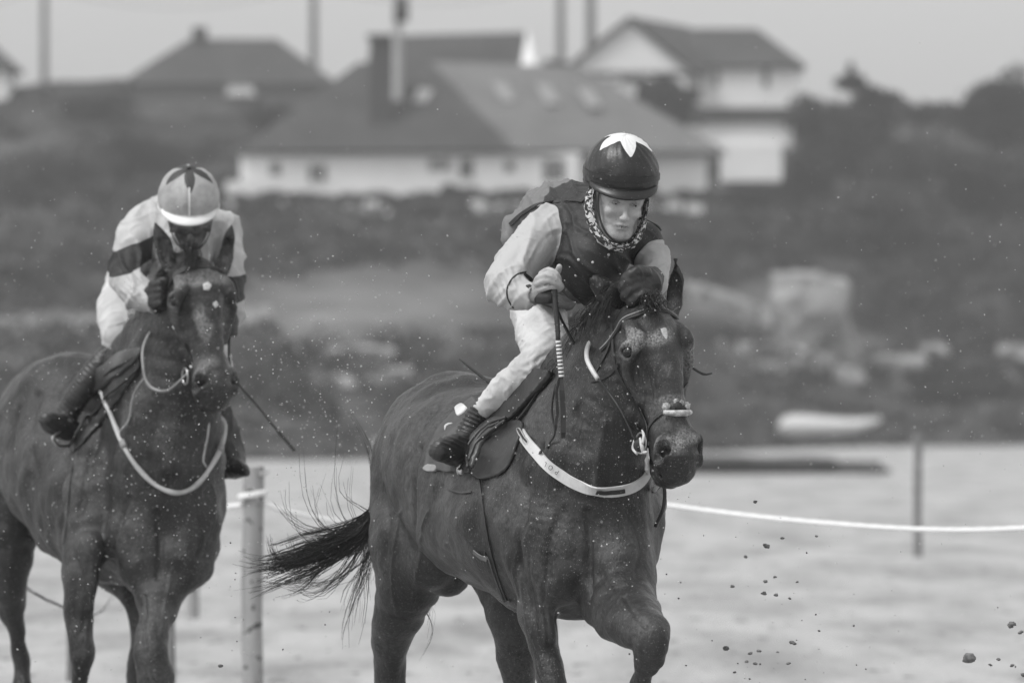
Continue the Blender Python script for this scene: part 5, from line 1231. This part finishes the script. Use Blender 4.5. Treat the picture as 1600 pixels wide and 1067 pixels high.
# rocks
rockm = mat('grey shore rock', .17, .32, scale=1.2, rough=.9, bump=.05, bscale=2.5); rockd = mat('weedy dark rock', .022, .06, scale=1.5, rough=.8, bump=.04, bscale=3)
def rock(px, py, Y, w_, h_, m, label, name='boulder', cat='boulder', seed=0, group=None, depth=.8):
    rr = random.Random(seed); s_ = Y/FPX; cx = (px-800)*s_; cz = CH-(py-HOR)*s_
    bm = bmesh.new(); bmesh.ops.create_icosphere(bm, subdivisions=3, radius=1)
    for v in bm.verts:
        d = v.co.copy(); f_ = 1+.35*mnoise.noise(d*1.3+Vector((seed*3.1, 0, 0)))+.14*mnoise.noise(d*3.5+Vector((0, seed, 0)))
        c_ = Vector((max(-.78, min(.78, d.x)), max(-.8, min(.8, d.y)), max(-.72, min(.72, d.z))))
        v.co = Vector((c_.x*w_*s_*.62*f_, c_.y*w_*s_*.62*depth*f_, c_.z*h_*s_*.68*f_))
    me = bpy.data.meshes.new(name); bm.to_mesh(me); bm.free(); o = link(name, me, m, smooth=False, label=label, cat=cat, group=group); o.location = (cx, Y, cz); return o
blk = [(1262, 488, 330, 128, 115, 'big pale squared rock outcrop on the slope right of the leading horse')]
for i, (x, y, Y, a, b, l) in enumerate(blk): rock(x, y, onhill(x, y+52).y-.5, a, b, rockm, l, 'rock_outcrop', 'rock', 40+i)
rk = [(1150, 550, 60, 36, 'flat pale rock just right of the leading horse\'s eye'), (1240, 560, 50, 34, 'rounded rock below the squared outcrop'), (1288, 575, 34, 44, 'upright rock below the outcrop\'s right corner'), (1205, 580, 36, 30, 'small rock between flat rock and upright rock'),
      (1330, 590, 46, 34, 'tilted rock in the dip right of the outcrop'), (1400, 575, 90, 40, 'long low rock mid slope on the right'), (1458, 562, 50, 40, 'lump of rock above the long low rock'), (1480, 600, 70, 26, 'flat ledge right of the long low rock'),
      (1530, 605, 44, 28, 'small pale rock left of the edge rock'), (1590, 560, 60, 44, 'pale sloping rock at the right edge of the picture'), (1560, 590, 50, 26, 'low rock under the edge rock'), (300, 600, 60, 30, 'rock behind the second horse\'s neck'), (520, 600, 70, 26, 'low rock on the bank between the horses'),
      (600, 590, 90, 30, 'broad ledge left of the leading horse\'s rump'), (450, 560, 60, 40, 'pale rock right of the second horse\'s muzzle'), (400, 500, 50, 40, 'pale rock behind the second rider\'s sleeve'), (560, 560, 110, 40, 'long grey slab above the dark crevice'), (20, 520, 80, 40, 'grey rock at the left edge of the picture'), (130, 510, 70, 30, 'grey rock left of the second rider\'s back')]
for i, (x, y, a, b, l) in enumerate(rk):
    p_ = onhill(x, y+b*.3); rock(x, y, p_.y, a, b, rockm, l, seed=i, group='rocks on the slope behind the beach')
dk = [(1180, 727, 178, 190, 27, 'long dark weedy reef behind the leading horse\'s muzzle', 1), (1300, 731, 178, 130, 20, 'tapering right end of the dark reef', 2), (1090, 726, 180, 130, 28, 'dark reef lump directly behind the muzzle', 3)]
for x, y, Y, a, b, l, s_ in dk: rock(x, y, Y, a*1.3, b, rockd, l, 'reef', 'reef', 60+s_, 'dark reef on the sand', .5)
# bank of dark boulders at the back of the beach
bank = []
V_, F_ = [], []
for i in range(900):
    x = rnd.uniform(-36, 36); f = foot(x); y = f+rnd.uniform(-.5, 5); s_ = rnd.uniform(.25, .8); z = hillz(x, y)+.05
    b = len(V_); bm = bmesh.new(); bmesh.ops.create_icosphere(bm, subdivisions=1, radius=1)
    V_ += [(x+v.co.x*s_*1.3*(1+.3*rnd.uniform(-1, 1)), y+v.co.y*s_, z+v.co.z*s_*.6*(1+.3*rnd.uniform(-1, 1))) for v in bm.verts]; F_ += [tuple(v.index+b for v in f_.verts) for f_ in bm.faces]; bm.free()
link('shore_stones', npme('shore_stones', V_, F_), rockd, kind='stuff', label='band of dark stones and weed where beach meets hillside', cat='stones')
# drystone wall running down the slope on the right
wl = thing('stone_wall', onhill(1200, 500), 'pale tumbled stone wall running down the slope past the squared rock', 'wall'); V_, F_ = [], []
wp = [(1072, 458), (1110, 468), (1160, 486), (1200, 502), (1240, 522), (1290, 545), (1335, 562)]
pts = []
for a, b in zip(wp, wp[1:]):
    for k_ in range(9): pts.append((a[0]+(b[0]-a[0])*k_/9, a[1]+(b[1]-a[1])*k_/9))
for px, py in pts:
    Y = onhill(px, py+6).y-.4; c0 = W(px, py, Y)
    for lv in range(4):
        for kk in range(2):
            c = c0+Vector((rnd.uniform(-.12, .12), rnd.uniform(-.2, .2), .35-lv*.2+rnd.uniform(-.03, .03))); s_ = rnd.uniform(.13, .24); b = len(V_); bm = bmesh.new(); bmesh.ops.create_icosphere(bm, subdivisions=1, radius=1)
            V_ += [(c.x+v.co.x*s_*1.3, c.y+v.co.y*s_, c.z+v.co.z*s_*.8) for v in bm.verts]; F_ += [tuple(v.index+b for v in f_.verts) for f_ in bm.faces]; bm.free()
link('stones', npme('stones', V_, F_), mat('pale wall stone', .26, .38, scale=3, rough=.9), wl, kind='stuff')
# ------------------------------------------------------------------ houses
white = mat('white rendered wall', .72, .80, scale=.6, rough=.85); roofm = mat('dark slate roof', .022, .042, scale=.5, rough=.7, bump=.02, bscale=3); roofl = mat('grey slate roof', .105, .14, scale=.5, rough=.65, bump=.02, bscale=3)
glass = mat('window glass', .03, rough=.12, spec=.7); trimw = mat('white trim', .7, rough=.6); chim = mat('dark chimney render', .035, .05, rough=.9); skyl = mat('rooflight glass', .20, .28, rough=.15, spec=.8)
def HP(px, py, Y): return W(px, py, Y)
def quadpanel(name, corners, th, m, parent, nrm=(0, -1, 0)):
    n = Vector(nrm).normalized(); A_ = [Vector(c) for c in corners]; B_ = [a-n*th for a in A_]; k_ = len(A_)
    Fc = [tuple(range(k_)), tuple(range(2*k_-1, k_-1, -1))]+[(i, i+k_, (i+1) % k_+k_, (i+1) % k_) for i in range(k_)]
    return link(name, pyme(name, A_+B_, Fc), m, parent)
def block(name, px0, px1, pt, pb, Y, dep, m, parent, down=3):
    a = W(px0, pt, Y); b = W(px1, pb, Y); mb = MB(); mb.box((a.x, Y, b.z-down), (b.x, Y+dep, a.z)); return mb.build(name, m, parent)
def window(px0, px1, pt, pb, Y, parent, panes=2):
    a = W(px0, pt, Y); b = W(px1, pb, Y); mb = MB(); t = .07
    mb.box((a.x, Y-.05, a.z-t), (b.x, Y+.02, a.z)); mb.box((a.x, Y-.05, b.z), (b.x, Y+.02, b.z+t)); mb.box((a.x, Y-.05, b.z+t), (a.x+t, Y+.02, a.z-t)); mb.box((b.x-t, Y-.05, b.z+t), (b.x, Y+.02, a.z-t))
    for i in range(1, panes): x = a.x+(b.x-a.x)*i/panes; mb.box((x-t/2, Y-.045, b.z+t), (x+t/2, Y+.02, a.z-t))
    w_ = mb.build('window', trimw, parent); mb = MB(); mb.box((a.x+t, Y-.012, b.z+t), (b.x-t, Y+.01, a.z-t)); mb.build('pane', glass, w_)
def roofprism(name, eave, ridge, Y, dep, m, parent, th=.18, over=.3):
    """eave (px0, px1, py), ridge (px0, px1, py): hipped roof over a block dep deep"""
    e0 = W(eave[0], eave[2], Y); e1 = W(eave[1], eave[2], Y); ym = Y+dep/2
    s_ = ym/Y; r0 = W(ridge[0], ridge[2], ym); r1 = W(ridge[1], ridge[2], ym)
    V = [Vector((e0.x-over, Y-over, e0.z)), Vector((e1.x+over, Y-over, e0.z)), Vector((e1.x+over, Y+dep+over, e0.z)), Vector((e0.x-over, Y+dep+over, e0.z)), r0, r1]
    V += [v-Vector((0, 0, th)) for v in V[:4]]
    Fc = [(0, 1, 5, 4), (1, 2, 5), (2, 3, 4, 5), (3, 0, 4), (0, 6, 7, 1), (1, 7, 8, 2), (2, 8, 9, 3), (3, 9, 6, 0), (6, 9, 8, 7)]
    return link(name, pyme(name, V, Fc), m, parent)
# long bungalow
Y = 354.0
bg_ = thing('bungalow', W(740, 300, Y), 'long low white bungalow with big grey slate roofs in the centre of the hill', 'house')
block('wall', 375, 905, 238, 300, Y, 8, white, bg_)
block('wall', 905, 1105, 236, 300, Y+1.5, 7, white, bg_)
block('porch_wall', 352, 400, 283, 312, Y-2, 1.5, white, bg_)
window(480, 512, 254, 286, Y, bg_); window(668, 706, 246, 268, Y, bg_); window(716, 742, 246, 280, Y, bg_, 1); window(846, 884, 246, 285, Y, bg_); window(960, 1010, 246, 280, Y+1.5, bg_); window(420, 440, 252, 276, Y, bg_, 1); window(786, 806, 250, 270, Y, bg_, 1)
# front roofs: dark slope with diagonal hip line, lighter slope to its right
def slab(name, cs, m, parent, th=.2):
    A_ = [W(*c) for c in cs]; n = (A_[1]-A_[0]).cross(A_[2]-A_[0]).normalized(); n = n if n.y < 0 else -n
    return quadpanel(name, A_, th, m, parent, n)
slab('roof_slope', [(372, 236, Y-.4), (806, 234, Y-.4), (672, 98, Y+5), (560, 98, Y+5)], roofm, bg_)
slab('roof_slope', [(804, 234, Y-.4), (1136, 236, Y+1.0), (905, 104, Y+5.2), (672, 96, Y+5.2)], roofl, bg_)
slab('roof_slope', [(372, 236, Y-.35), (560, 98, Y+5), (560, 98, Y+6), (372, 236, Y+9)], roofm, bg_)
slab('back_roof', [(572, 110, Y+6.5), (812, 110, Y+6.5), (822, 50, Y+9.5), (582, 57, Y+9.5)], roofm, bg_)
quadpanel('gable', [W(812, 112, Y+6.4), W(838, 112, Y+6.4), W(824, 46, Y+9.3)], .3, white, bg_)
mb = MB(); mb.box(tuple(W(578, 236, Y+2.0)-Vector((0, .8, 0))), tuple(W(615, 57, Y+2.0)+Vector((0, .8, 0)))); mb.build('chimney', chim, bg_)
mb = MB(); mb.box(tuple(W(574, 62, Y+1.9)-Vector((0, .9, 0))), tuple(W(619, 55, Y+1.9)+Vector((0, .9, 0)))); mb.build('chimney_cap', chim, bg_)
for (x, y) in ((783, 142), (852, 146), (917, 152)):
    cs = [(x-16, y-14, 0), (x+6, y-14, 0), (x+24, y+16, 0), (x+2, y+16, 0)]
    yy = lambda p_: Y-.4+(236-p_)/(236-100)*5.5
    slab('rooflight', [(a, b, yy(b)-.18) for a, b, c in cs], skyl, bg_, .06)
yd = Y-.4+(236-150)/138*5.4; slab('rooflight', [(642, 164, yd-.5), (664, 164, yd-.5), (676, 140, yd-.1), (654, 138, yd-.1)], mat('bright rooflight', .45, rough=.4), bg_, .06)
# white gabled house
Y = 405.0
wh_ = thing('gabled_house', W(1070, 165, Y), 'white gabled house with dark hipped roof, highest on the right of the hill', 'house')
quadpanel('gable_wall', [W(876, 112, Y), W(1092, 112, Y), W(984, 30, Y)], 8, white, wh_)
block('wall', 960, 1015, 112, 142, Y+.4, 5, white, wh_)
block('wall', 1078, 1250, 100, 166, Y+2, 7, white, wh_)
slab('roof_slope', [(1094, 116, Y-.3), (984, 26, Y-.3), (1075, 42, Y+8), (1150, 104, Y+8)], roofm, wh_)
slab('roof_slope', [(872, 114, Y-.3), (984, 26, Y-.3), (984, 24, Y+8), (872, 112, Y+8)], roofm, wh_)
roofprism('roof', (1086, 1250, 102), (1072, 1182, 45), Y+2, 7, roofm, wh_)
window(1112, 1126, 108, 138, Y+2, wh_, 1); window(1190, 1204, 106, 138, Y+2, wh_, 1); window(968, 1006, 116, 132, Y+.4, wh_)
# lower white building
Y = 372.0
lo_ = thing('outbuilding', W(1165, 275, Y), 'low white outbuilding below the gabled house', 'outbuilding')
block('wall', 1098, 1238, 192, 225, Y, 5, white, lo_, .1); block('wall', 1128, 1222, 225, 276, Y-.5, 4, white, lo_, .2)
block('roof', 1085, 1246, 168, 190, Y-.3, 5.6, roofm, lo_, 0)
# left house
Y = 415.0
lh = thing('farmhouse', W(350, 150, Y), 'dark roofed farmhouse with a chimney on the left skyline', 'house')
block('wall', 205, 505, 128, 165, Y, 8, mat('dim grey wall', .10, .15, rough=.9), lh); roofprism('roof', (196, 518, 130), (296, 432, 61), Y, 9, roofm, lh)
mb = MB(); mb.box(tuple(W(300, 70, Y+4)), tuple(W(324, 44, Y+5))); mb.build('chimney', chim, lh)
slab('rooflight', [(352, 150, Y-.5), (400, 150, Y-.5), (392, 128, Y-.2), (358, 128, Y-.2)], mat('pale porch panel', .35, rough=.5), lh, .1)
Y = 425.0
sh = thing('cottage', W(0, 150, Y), 'white cottage gable cut by the left edge of the picture', 'house')
block('wall', -60, 12, 102, 150, Y, 7, white, sh); roofprism('roof', (-66, 16, 104), (-60, -20, 60), Y, 7, roofm, sh)
# poles and wires
polem = mat('pole wood', .10, .14, rough=.9); palep = mat('pale post', .34, .42, rough=.7)
def pole(px, pt, pb, Y, w_, label, m=polem, arm=True, xf=False):
    a = W(px, pt, Y); b = W(px, pb, Y); r_ = thing('utility_pole', b, label, 'pole', 'utility poles on the skyline'); r = w_*Y/FPX/2
    mb = MB(); mb.tube([b-Vector((0, 0, 1)), a], [r*1.1, r*.9], 10); mb.build('shaft', m, r_)
    if arm: mb = MB(); mb.box((a.x-.9, Y-.06, a.z-.9), (a.x+.9, Y+.06, a.z-.75)); mb.build('crossarm', m, r_)
    if xf: mb = MB(); p_ = W(px+6, 15, Y-.3); mb.tube([p_-Vector((0, 0, .55)), p_+Vector((0, 0, .55))], .32, 12); mb.build('transformer', chim, r_, smooth=True)
pole(69, -45, 130, 430, 11, 'wooden utility pole on the far left skyline'); pole(490, -50, 110, 440, 12, 'grey pole rising from the right end of the farmhouse roof')
pole(621, -40, 122, 352, 14, 'pale pole with a dark transformer beside the bungalow chimney', palep, True, True)
pole(876, -60, 100, 450, 13, 'left of the two poles beside the white gable'); pole(923, -60, 75, 460, 15, 'right of the two poles beside the white gable')
def cable(pts, label):
    P = []
    for (a, ya), (b, yb) in zip(pts, pts[1:]):
        A_, B_ = W(a[0], a[1], ya), W(b[0], b[1], yb)
        for i in range(12): t = i/12; P.append(A_.lerp(B_, t)-Vector((0, 0, 1.2*4*t*(1-t))))
    P.append(B_); mb = MB(); mb.tube(P, .02, 4); mb.build('cable', chim, label=label, cat='cable', group='overhead cables')
cable([((-300, -10), 430), ((69, -20), 430), ((490, -25), 440), ((876, -30), 450)], 'thin overhead cable crossing the top of the sky')
ordw = ['first', 'second', 'third', 'fourth', 'fifth', 'sixth', 'seventh', 'eighth', 'ninth', 'tenth', 'eleventh', 'twelfth', 'thirteenth', 'fourteenth', 'fifteenth', 'sixteenth', 'seventeenth', 'eighteenth', 'nineteenth', 'twentieth']; ordw += [('twenty-'+o) for o in ordw[:9]]
# bushes growing against the foot of the walls
for i in range(26):
    bx = 345+i*30+rnd.uniform(-8, 8); by = 316+rnd.uniform(-3, 6)
    tree('wall_bush', 'bush', ordw[i]+' low bush from the left along the foot of the bungalow wall', bx, by, 350.5, rnd.uniform(34, 56), rnd.uniform(14, 28) if i > 8 else 16, i % 2, n=420, seed=60+i, group='bushes along the bungalow wall')
for i in range(0): tree('wall_bush', 'bush', ordw[i]+' low bush from the left in front of the white outbuilding', 1110+i*26, 284, 368, 44, 20+i % 3*8, 0, n=420, seed=90+i, group='bushes before the outbuilding')
for i in range(9): tree('skyline_bush', 'bush', ordw[i]+' dark bush from the left on the right-hand skyline', 1265+i*42, 205, 392, 70, 38+(i*7) % 22, i % 2, n=600, seed=100+i, group='bushes on the right skyline')
# beached white boat
Y = 290.0
bt = thing('rowing_boat', W(1290, 690, Y), 'long white upturned boat lying on the shore behind the leading horse\'s muzzle', 'boat')
prof = [(1208, 668, 10), (1220, 664, 19), (1245, 661, 21), (1290, 661, 17), (1330, 660, 13), (1358, 656, 9), (1376, 651, 5)]
V = []; n = 16; S = spline([(*W(a, b+4, Y), c*Y/FPX) for a, b, c in prof], 5)
for x, y, z, r in S:
    for k_ in range(n): a = math.pi*2*k_/n; V.append((x, y+math.cos(a)*r*1.4, z+math.sin(a)*r*.82))
Fc = [(i*n+k_, i*n+(k_+1) % n, (i+1)*n+(k_+1) % n, (i+1)*n+k_) for i in range(len(S)-1) for k_ in range(n)]+[tuple(range(n)), tuple((len(S)-1)*n+k_ for k_ in range(n-1, -1, -1))]
link('hull', pyme('hull', V, Fc), mat('off-white hull paint', .50, .62, scale=1, rough=.6), bt, smooth=True)
mb = MB(); mb.tube([tuple(Vector(s_[:3])+Vector((0, -.1, s_[3]*.86))) for s_ in S], .035, 6); mb.build('keel', mat('grey keel', .2, rough=.8), bt)
# ------------------------------------------------------------------ rope fence of the course
postm = mat('weathered round post', .22, .36, scale=9, rough=.85, bump=.003, bscale=40, stretch=(1, 1, .18), fleck=.39, fleckcol=.06, fscale=26); ropem = mat('white rope', .80, .86, rough=.8, scale=90, bump=.003, bscale=160)
postd = mat('dark thin stake', .13, .20, rough=.85, scale=9)
def post(px, pt, wpx, s_, label, m=postm, n=14, seed=1):
    """s_: photo pixels per metre there"""
    Y = FPX/s_; a = W(px, pt, Y); r = wpx/s_/2; V = []; rows = 26; rr = random.Random(seed)
    mb = MB(); P = []; rad = []
    for i in range(rows+1): t = i/rows; P.append((a.x+.004*math.sin(t*7+seed), Y, -.3+(a.z+.3-.006)*t)); rad.append(r*(1+.02*math.sin(t*19+seed)))
    P.append((P[-1][0], Y, a.z)); rad.append(r*.93); mb.tube(P, rad, n); return mb.build('fence_post', m, smooth=False, label=label, cat='post', group='posts of the rope fence')
post(395, 728, 33, 328, 'nearest thick round post, the rope tied round it, between the two horses')
post(597, 683, 28, 166, 'blurred pale post showing above the leading horse\'s tail')
post(301, 740, 20, 224, 'blurred post seen past the second horse\'s chest'); post(266, 770, 17, 300, 'blurred thin post between the second horse\'s forelegs', postd)
post(1434, 681, 13, 158, 'thin dark stake crossed by the rope on the right', postd)
post(857, 770, 24, 340, 'round post almost hidden behind the leading horse, holding the rope', seed=4)
post(112, 750, 17, 290, 'blurred thin post behind the second horse\'s near foreleg', postd, seed=5)
YR = FPX/328
def rope(rows, label, r=.0118):
    S = spline([tuple(W(a, b, Yr)) for a, b, Yr in rows], 14); mb = MB(); P = [Vector(s_) for s_ in S]
    mb.tube(P, [r*(1+.10*math.sin(i*1.9)) for i in range(len(P))], 8)
    return mb.build('rope', ropem, smooth=True, label=label, cat='rope', group='course ropes')
rope([(413, 785, YR-.03), (440, 797, YR), (480, 806, YR+.1), (530, 816, YR+.2), (600, 829, YR+.4), (700, 830, YR+.3), (780, 812, YR-.6), (857, 785, YR-1.36)], 'white rope sagging from the near post behind the leading horse\'s tail')
rope([(857, 782, YR-1.36), (940, 780, YR-1.4), (1000, 783, YR-1.4), (1035, 788, YR-1.5), (1100, 797, YR-1.6), (1200, 809, YR-1.9), (1300, 818, YR-2.2), (1400, 825, YR-2.5), (1500, 828, YR-2.8), (1600, 825, YR-3.1), (1700, 818, YR-3.4), (1900, 790, YR-4)], 'long white rope running from the leading horse to the right edge', .0108)
rope([(60, 770, YR+1.5), (200, 800, YR+.8), (300, 800, YR+.4), (345, 793, YR+.2), (378, 789, YR)], 'white rope between the second horse and the near post')
mb = MB(); P = [(W(395, 775, YR).x+math.cos(a)*(.0503+.012), YR+math.sin(a)*(.0503+.012), W(395, 775, YR).z+.010*math.cos(a)+.006*a/6.28) for a in np.linspace(0, 12.4, 50)]
mb.tube(P, .011, 8); mb.build('rope_turns', ropem, smooth=True, label='two turns of white rope tied round the near post', cat='rope')
mb = MB(); mb.tube([W(408, 742, YR-.05), W(414, 738, YR-.06), (W(421, 736, YR-.08))], [.014, .009, .003], 6); mb.build('splinter', postm, label='splintered wood chip at the top of the near post', cat='splinter')
# ------------------------------------------------------------------ flying sand
clodm = mat('wet sand clod', .09, .18, scale=60, rough=.8)
cl = [(1133, 1012, 7), (1513, 1026, 13), (1197, 852, 6), (1196, 908, 5), (1214, 928, 6), (1193, 927, 5), (1223, 840, 4), (1581, 976, 8), (1594, 987, 6), (1583, 1039, 5), (1172, 1020, 4), (1185, 1016, 4), (1239, 1004, 5), (1232, 1036, 5), (1164, 869, 4), (1146, 915, 4), (1212, 901, 3.5), (1180, 1036, 4), (1600, 1054, 6), (1560, 1030, 4), (1148, 1050, 3.5), (1165, 1033, 4),
      (345, 1040, 5), (1547, 1038, 3.5), (1180, 784, 4), (1275, 837, 3), (1234, 934, 3.5), (1245, 909, 3), (1215, 1018, 3), (1280, 985, 3)]
clab = {}
for nm_, fn_ in (('upper scatter past the lifted knee', lambda x, y: 1120 < x < 1300 and y < 950), ('low scatter past the lifted knee', lambda x, y: 1120 < x < 1300 and y >= 950), ('group at the right edge', lambda x, y: x > 1500), ('open sand by the near post', lambda x, y: x < 600)):
    g_ = sorted(i for i, c_ in enumerate(cl) if fn_(c_[0], c_[1])); g_.sort(key=lambda i: cl[i][0])
    for j_, i in enumerate(g_): clab[i] = '%s small clod from the left in the %s' % (('first', 'second', 'third', 'fourth', 'fifth', 'sixth', 'seventh', 'eighth', 'ninth', 'tenth', 'eleventh', 'twelfth', 'thirteenth')[j_], nm_)
for i, (x, y, r) in enumerate(cl):
    rr = random.Random(i); Y = YA+rr.uniform(-.9, .9) if r > 4.5 else YA+rr.uniform(-2.2, 1.5); q = MB(); s_ = r*.78*Y/FPX
    for k_ in range(3): q.ball(W(x, y, Y)+Vector((rr.uniform(-.5, .5)*s_, rr.uniform(-.5, .5)*s_, rr.uniform(-.3, .3)*s_)), s_*rr.uniform(.55, .95), 8, 6, (1.15, 1, .75), .25, rr)
    big = ({0: 'round clod of wet sand in the air, just right of the lifted knee', 1: 'largest clod of wet sand, flying low at the right', 7: 'clod of wet sand at the right edge, upper one'}.get(i, None)) or clab[i]
    q.build('sand_clod', clodm, smooth=True, label=big, cat='clod', group='clods of wet sand in the air')
drop = mat('bright wet sand grains', .36, .6, rough=.4); dropd = mat('dark wet sand grains', .06, .12, rough=.6)
def spray(n, fn, smin, smax, name, m, label, seed):
    rr = random.Random(seed); V = []; Fc = []
    for _ in range(n):
        px, py, Y = fn(rr); p_ = W(px, py, Y); s_ = smin+(smax-smin)*rr.random()**4.5
        d = Vector((rr.gauss(0, 1), rr.gauss(0, 1), rr.gauss(0, 1))).normalized(); b = d.orthogonal().normalized(); c = d.cross(b); i = len(V)
        V += [p_+d*s_*1.3, p_-d*s_*1.3, p_+b*s_, p_-b*s_, p_+c*s_, p_-c*s_]; Fc += [(i+x, i+y, i+z) for x, y, z in ((0, 2, 4), (0, 4, 3), (0, 3, 5), (0, 5, 2), (1, 4, 2), (1, 3, 4), (1, 5, 3), (1, 2, 5))]
    link(name, npme(name, [tuple(v) for v in V], Fc), m, kind='stuff', label=label, cat='spray')
spray(5000, lambda r: (r.uniform(-40, 1640), r.triangular(40, 1067, 700), r.uniform(21, 36)), .0006, .0030, 'sand_spray', drop, 'fine bright sand and water spray filling the air round both horses', 1)
spray(1500, lambda r: (r.gauss(520, 110), r.gauss(640, 120), r.uniform(24, 30)), .0007, .0036, 'sand_spray', drop, 'bright spray kicked up between the two horses', 2)
spray(1500, lambda r: (r.gauss(200, 130), r.gauss(780, 210), r.uniform(28.2, 29.8)), .0007, .0034, 'sand_spray', drop, 'bright spray in front of the second horse', 3)
spray(700, lambda r: (r.gauss(930, 130), r.gauss(760, 220), r.uniform(23.8, 25)), .0008, .0036, 'sand_spray', drop, 'bright spray in front of the leading horse', 4)
spray(110, lambda r: (r.gauss(1230, 160), r.gauss(1000, 90), r.uniform(23.5, 26)), .001, .0045, 'dark_spray', dropd, 'dark grains of sand thrown up at the lower right', 5)
spray(60, lambda r: (r.gauss(400, 60), r.gauss(960, 70), r.uniform(24.5, 28)), .001, .004, 'dark_spray', dropd, 'dark grains of sand falling by the near post', 6)
# ------------------------------------------------------------------ sea air
hz = MB(); hz.box((-1000, -60, -2.2), (1000, 2100, 42)); hzo = hz.build('haze', None, kind='stuff')
hm = bpy.data.materials.new('sea haze'); hm.use_nodes = True; nt = hm.node_tree; nt.nodes.clear(); o_ = NN(nt, 'ShaderNodeOutputMaterial'); pv = NN(nt, 'ShaderNodeVolumePrincipled')
pv.inputs['Color'].default_value = (.95, .95, .95, 1); pv.inputs['Density'].default_value = .00045; pv.inputs['Anisotropy'].default_value = .3
nt.links.new(pv.outputs[0], o_.inputs['Volume']); hzo.data.materials.append(hm)
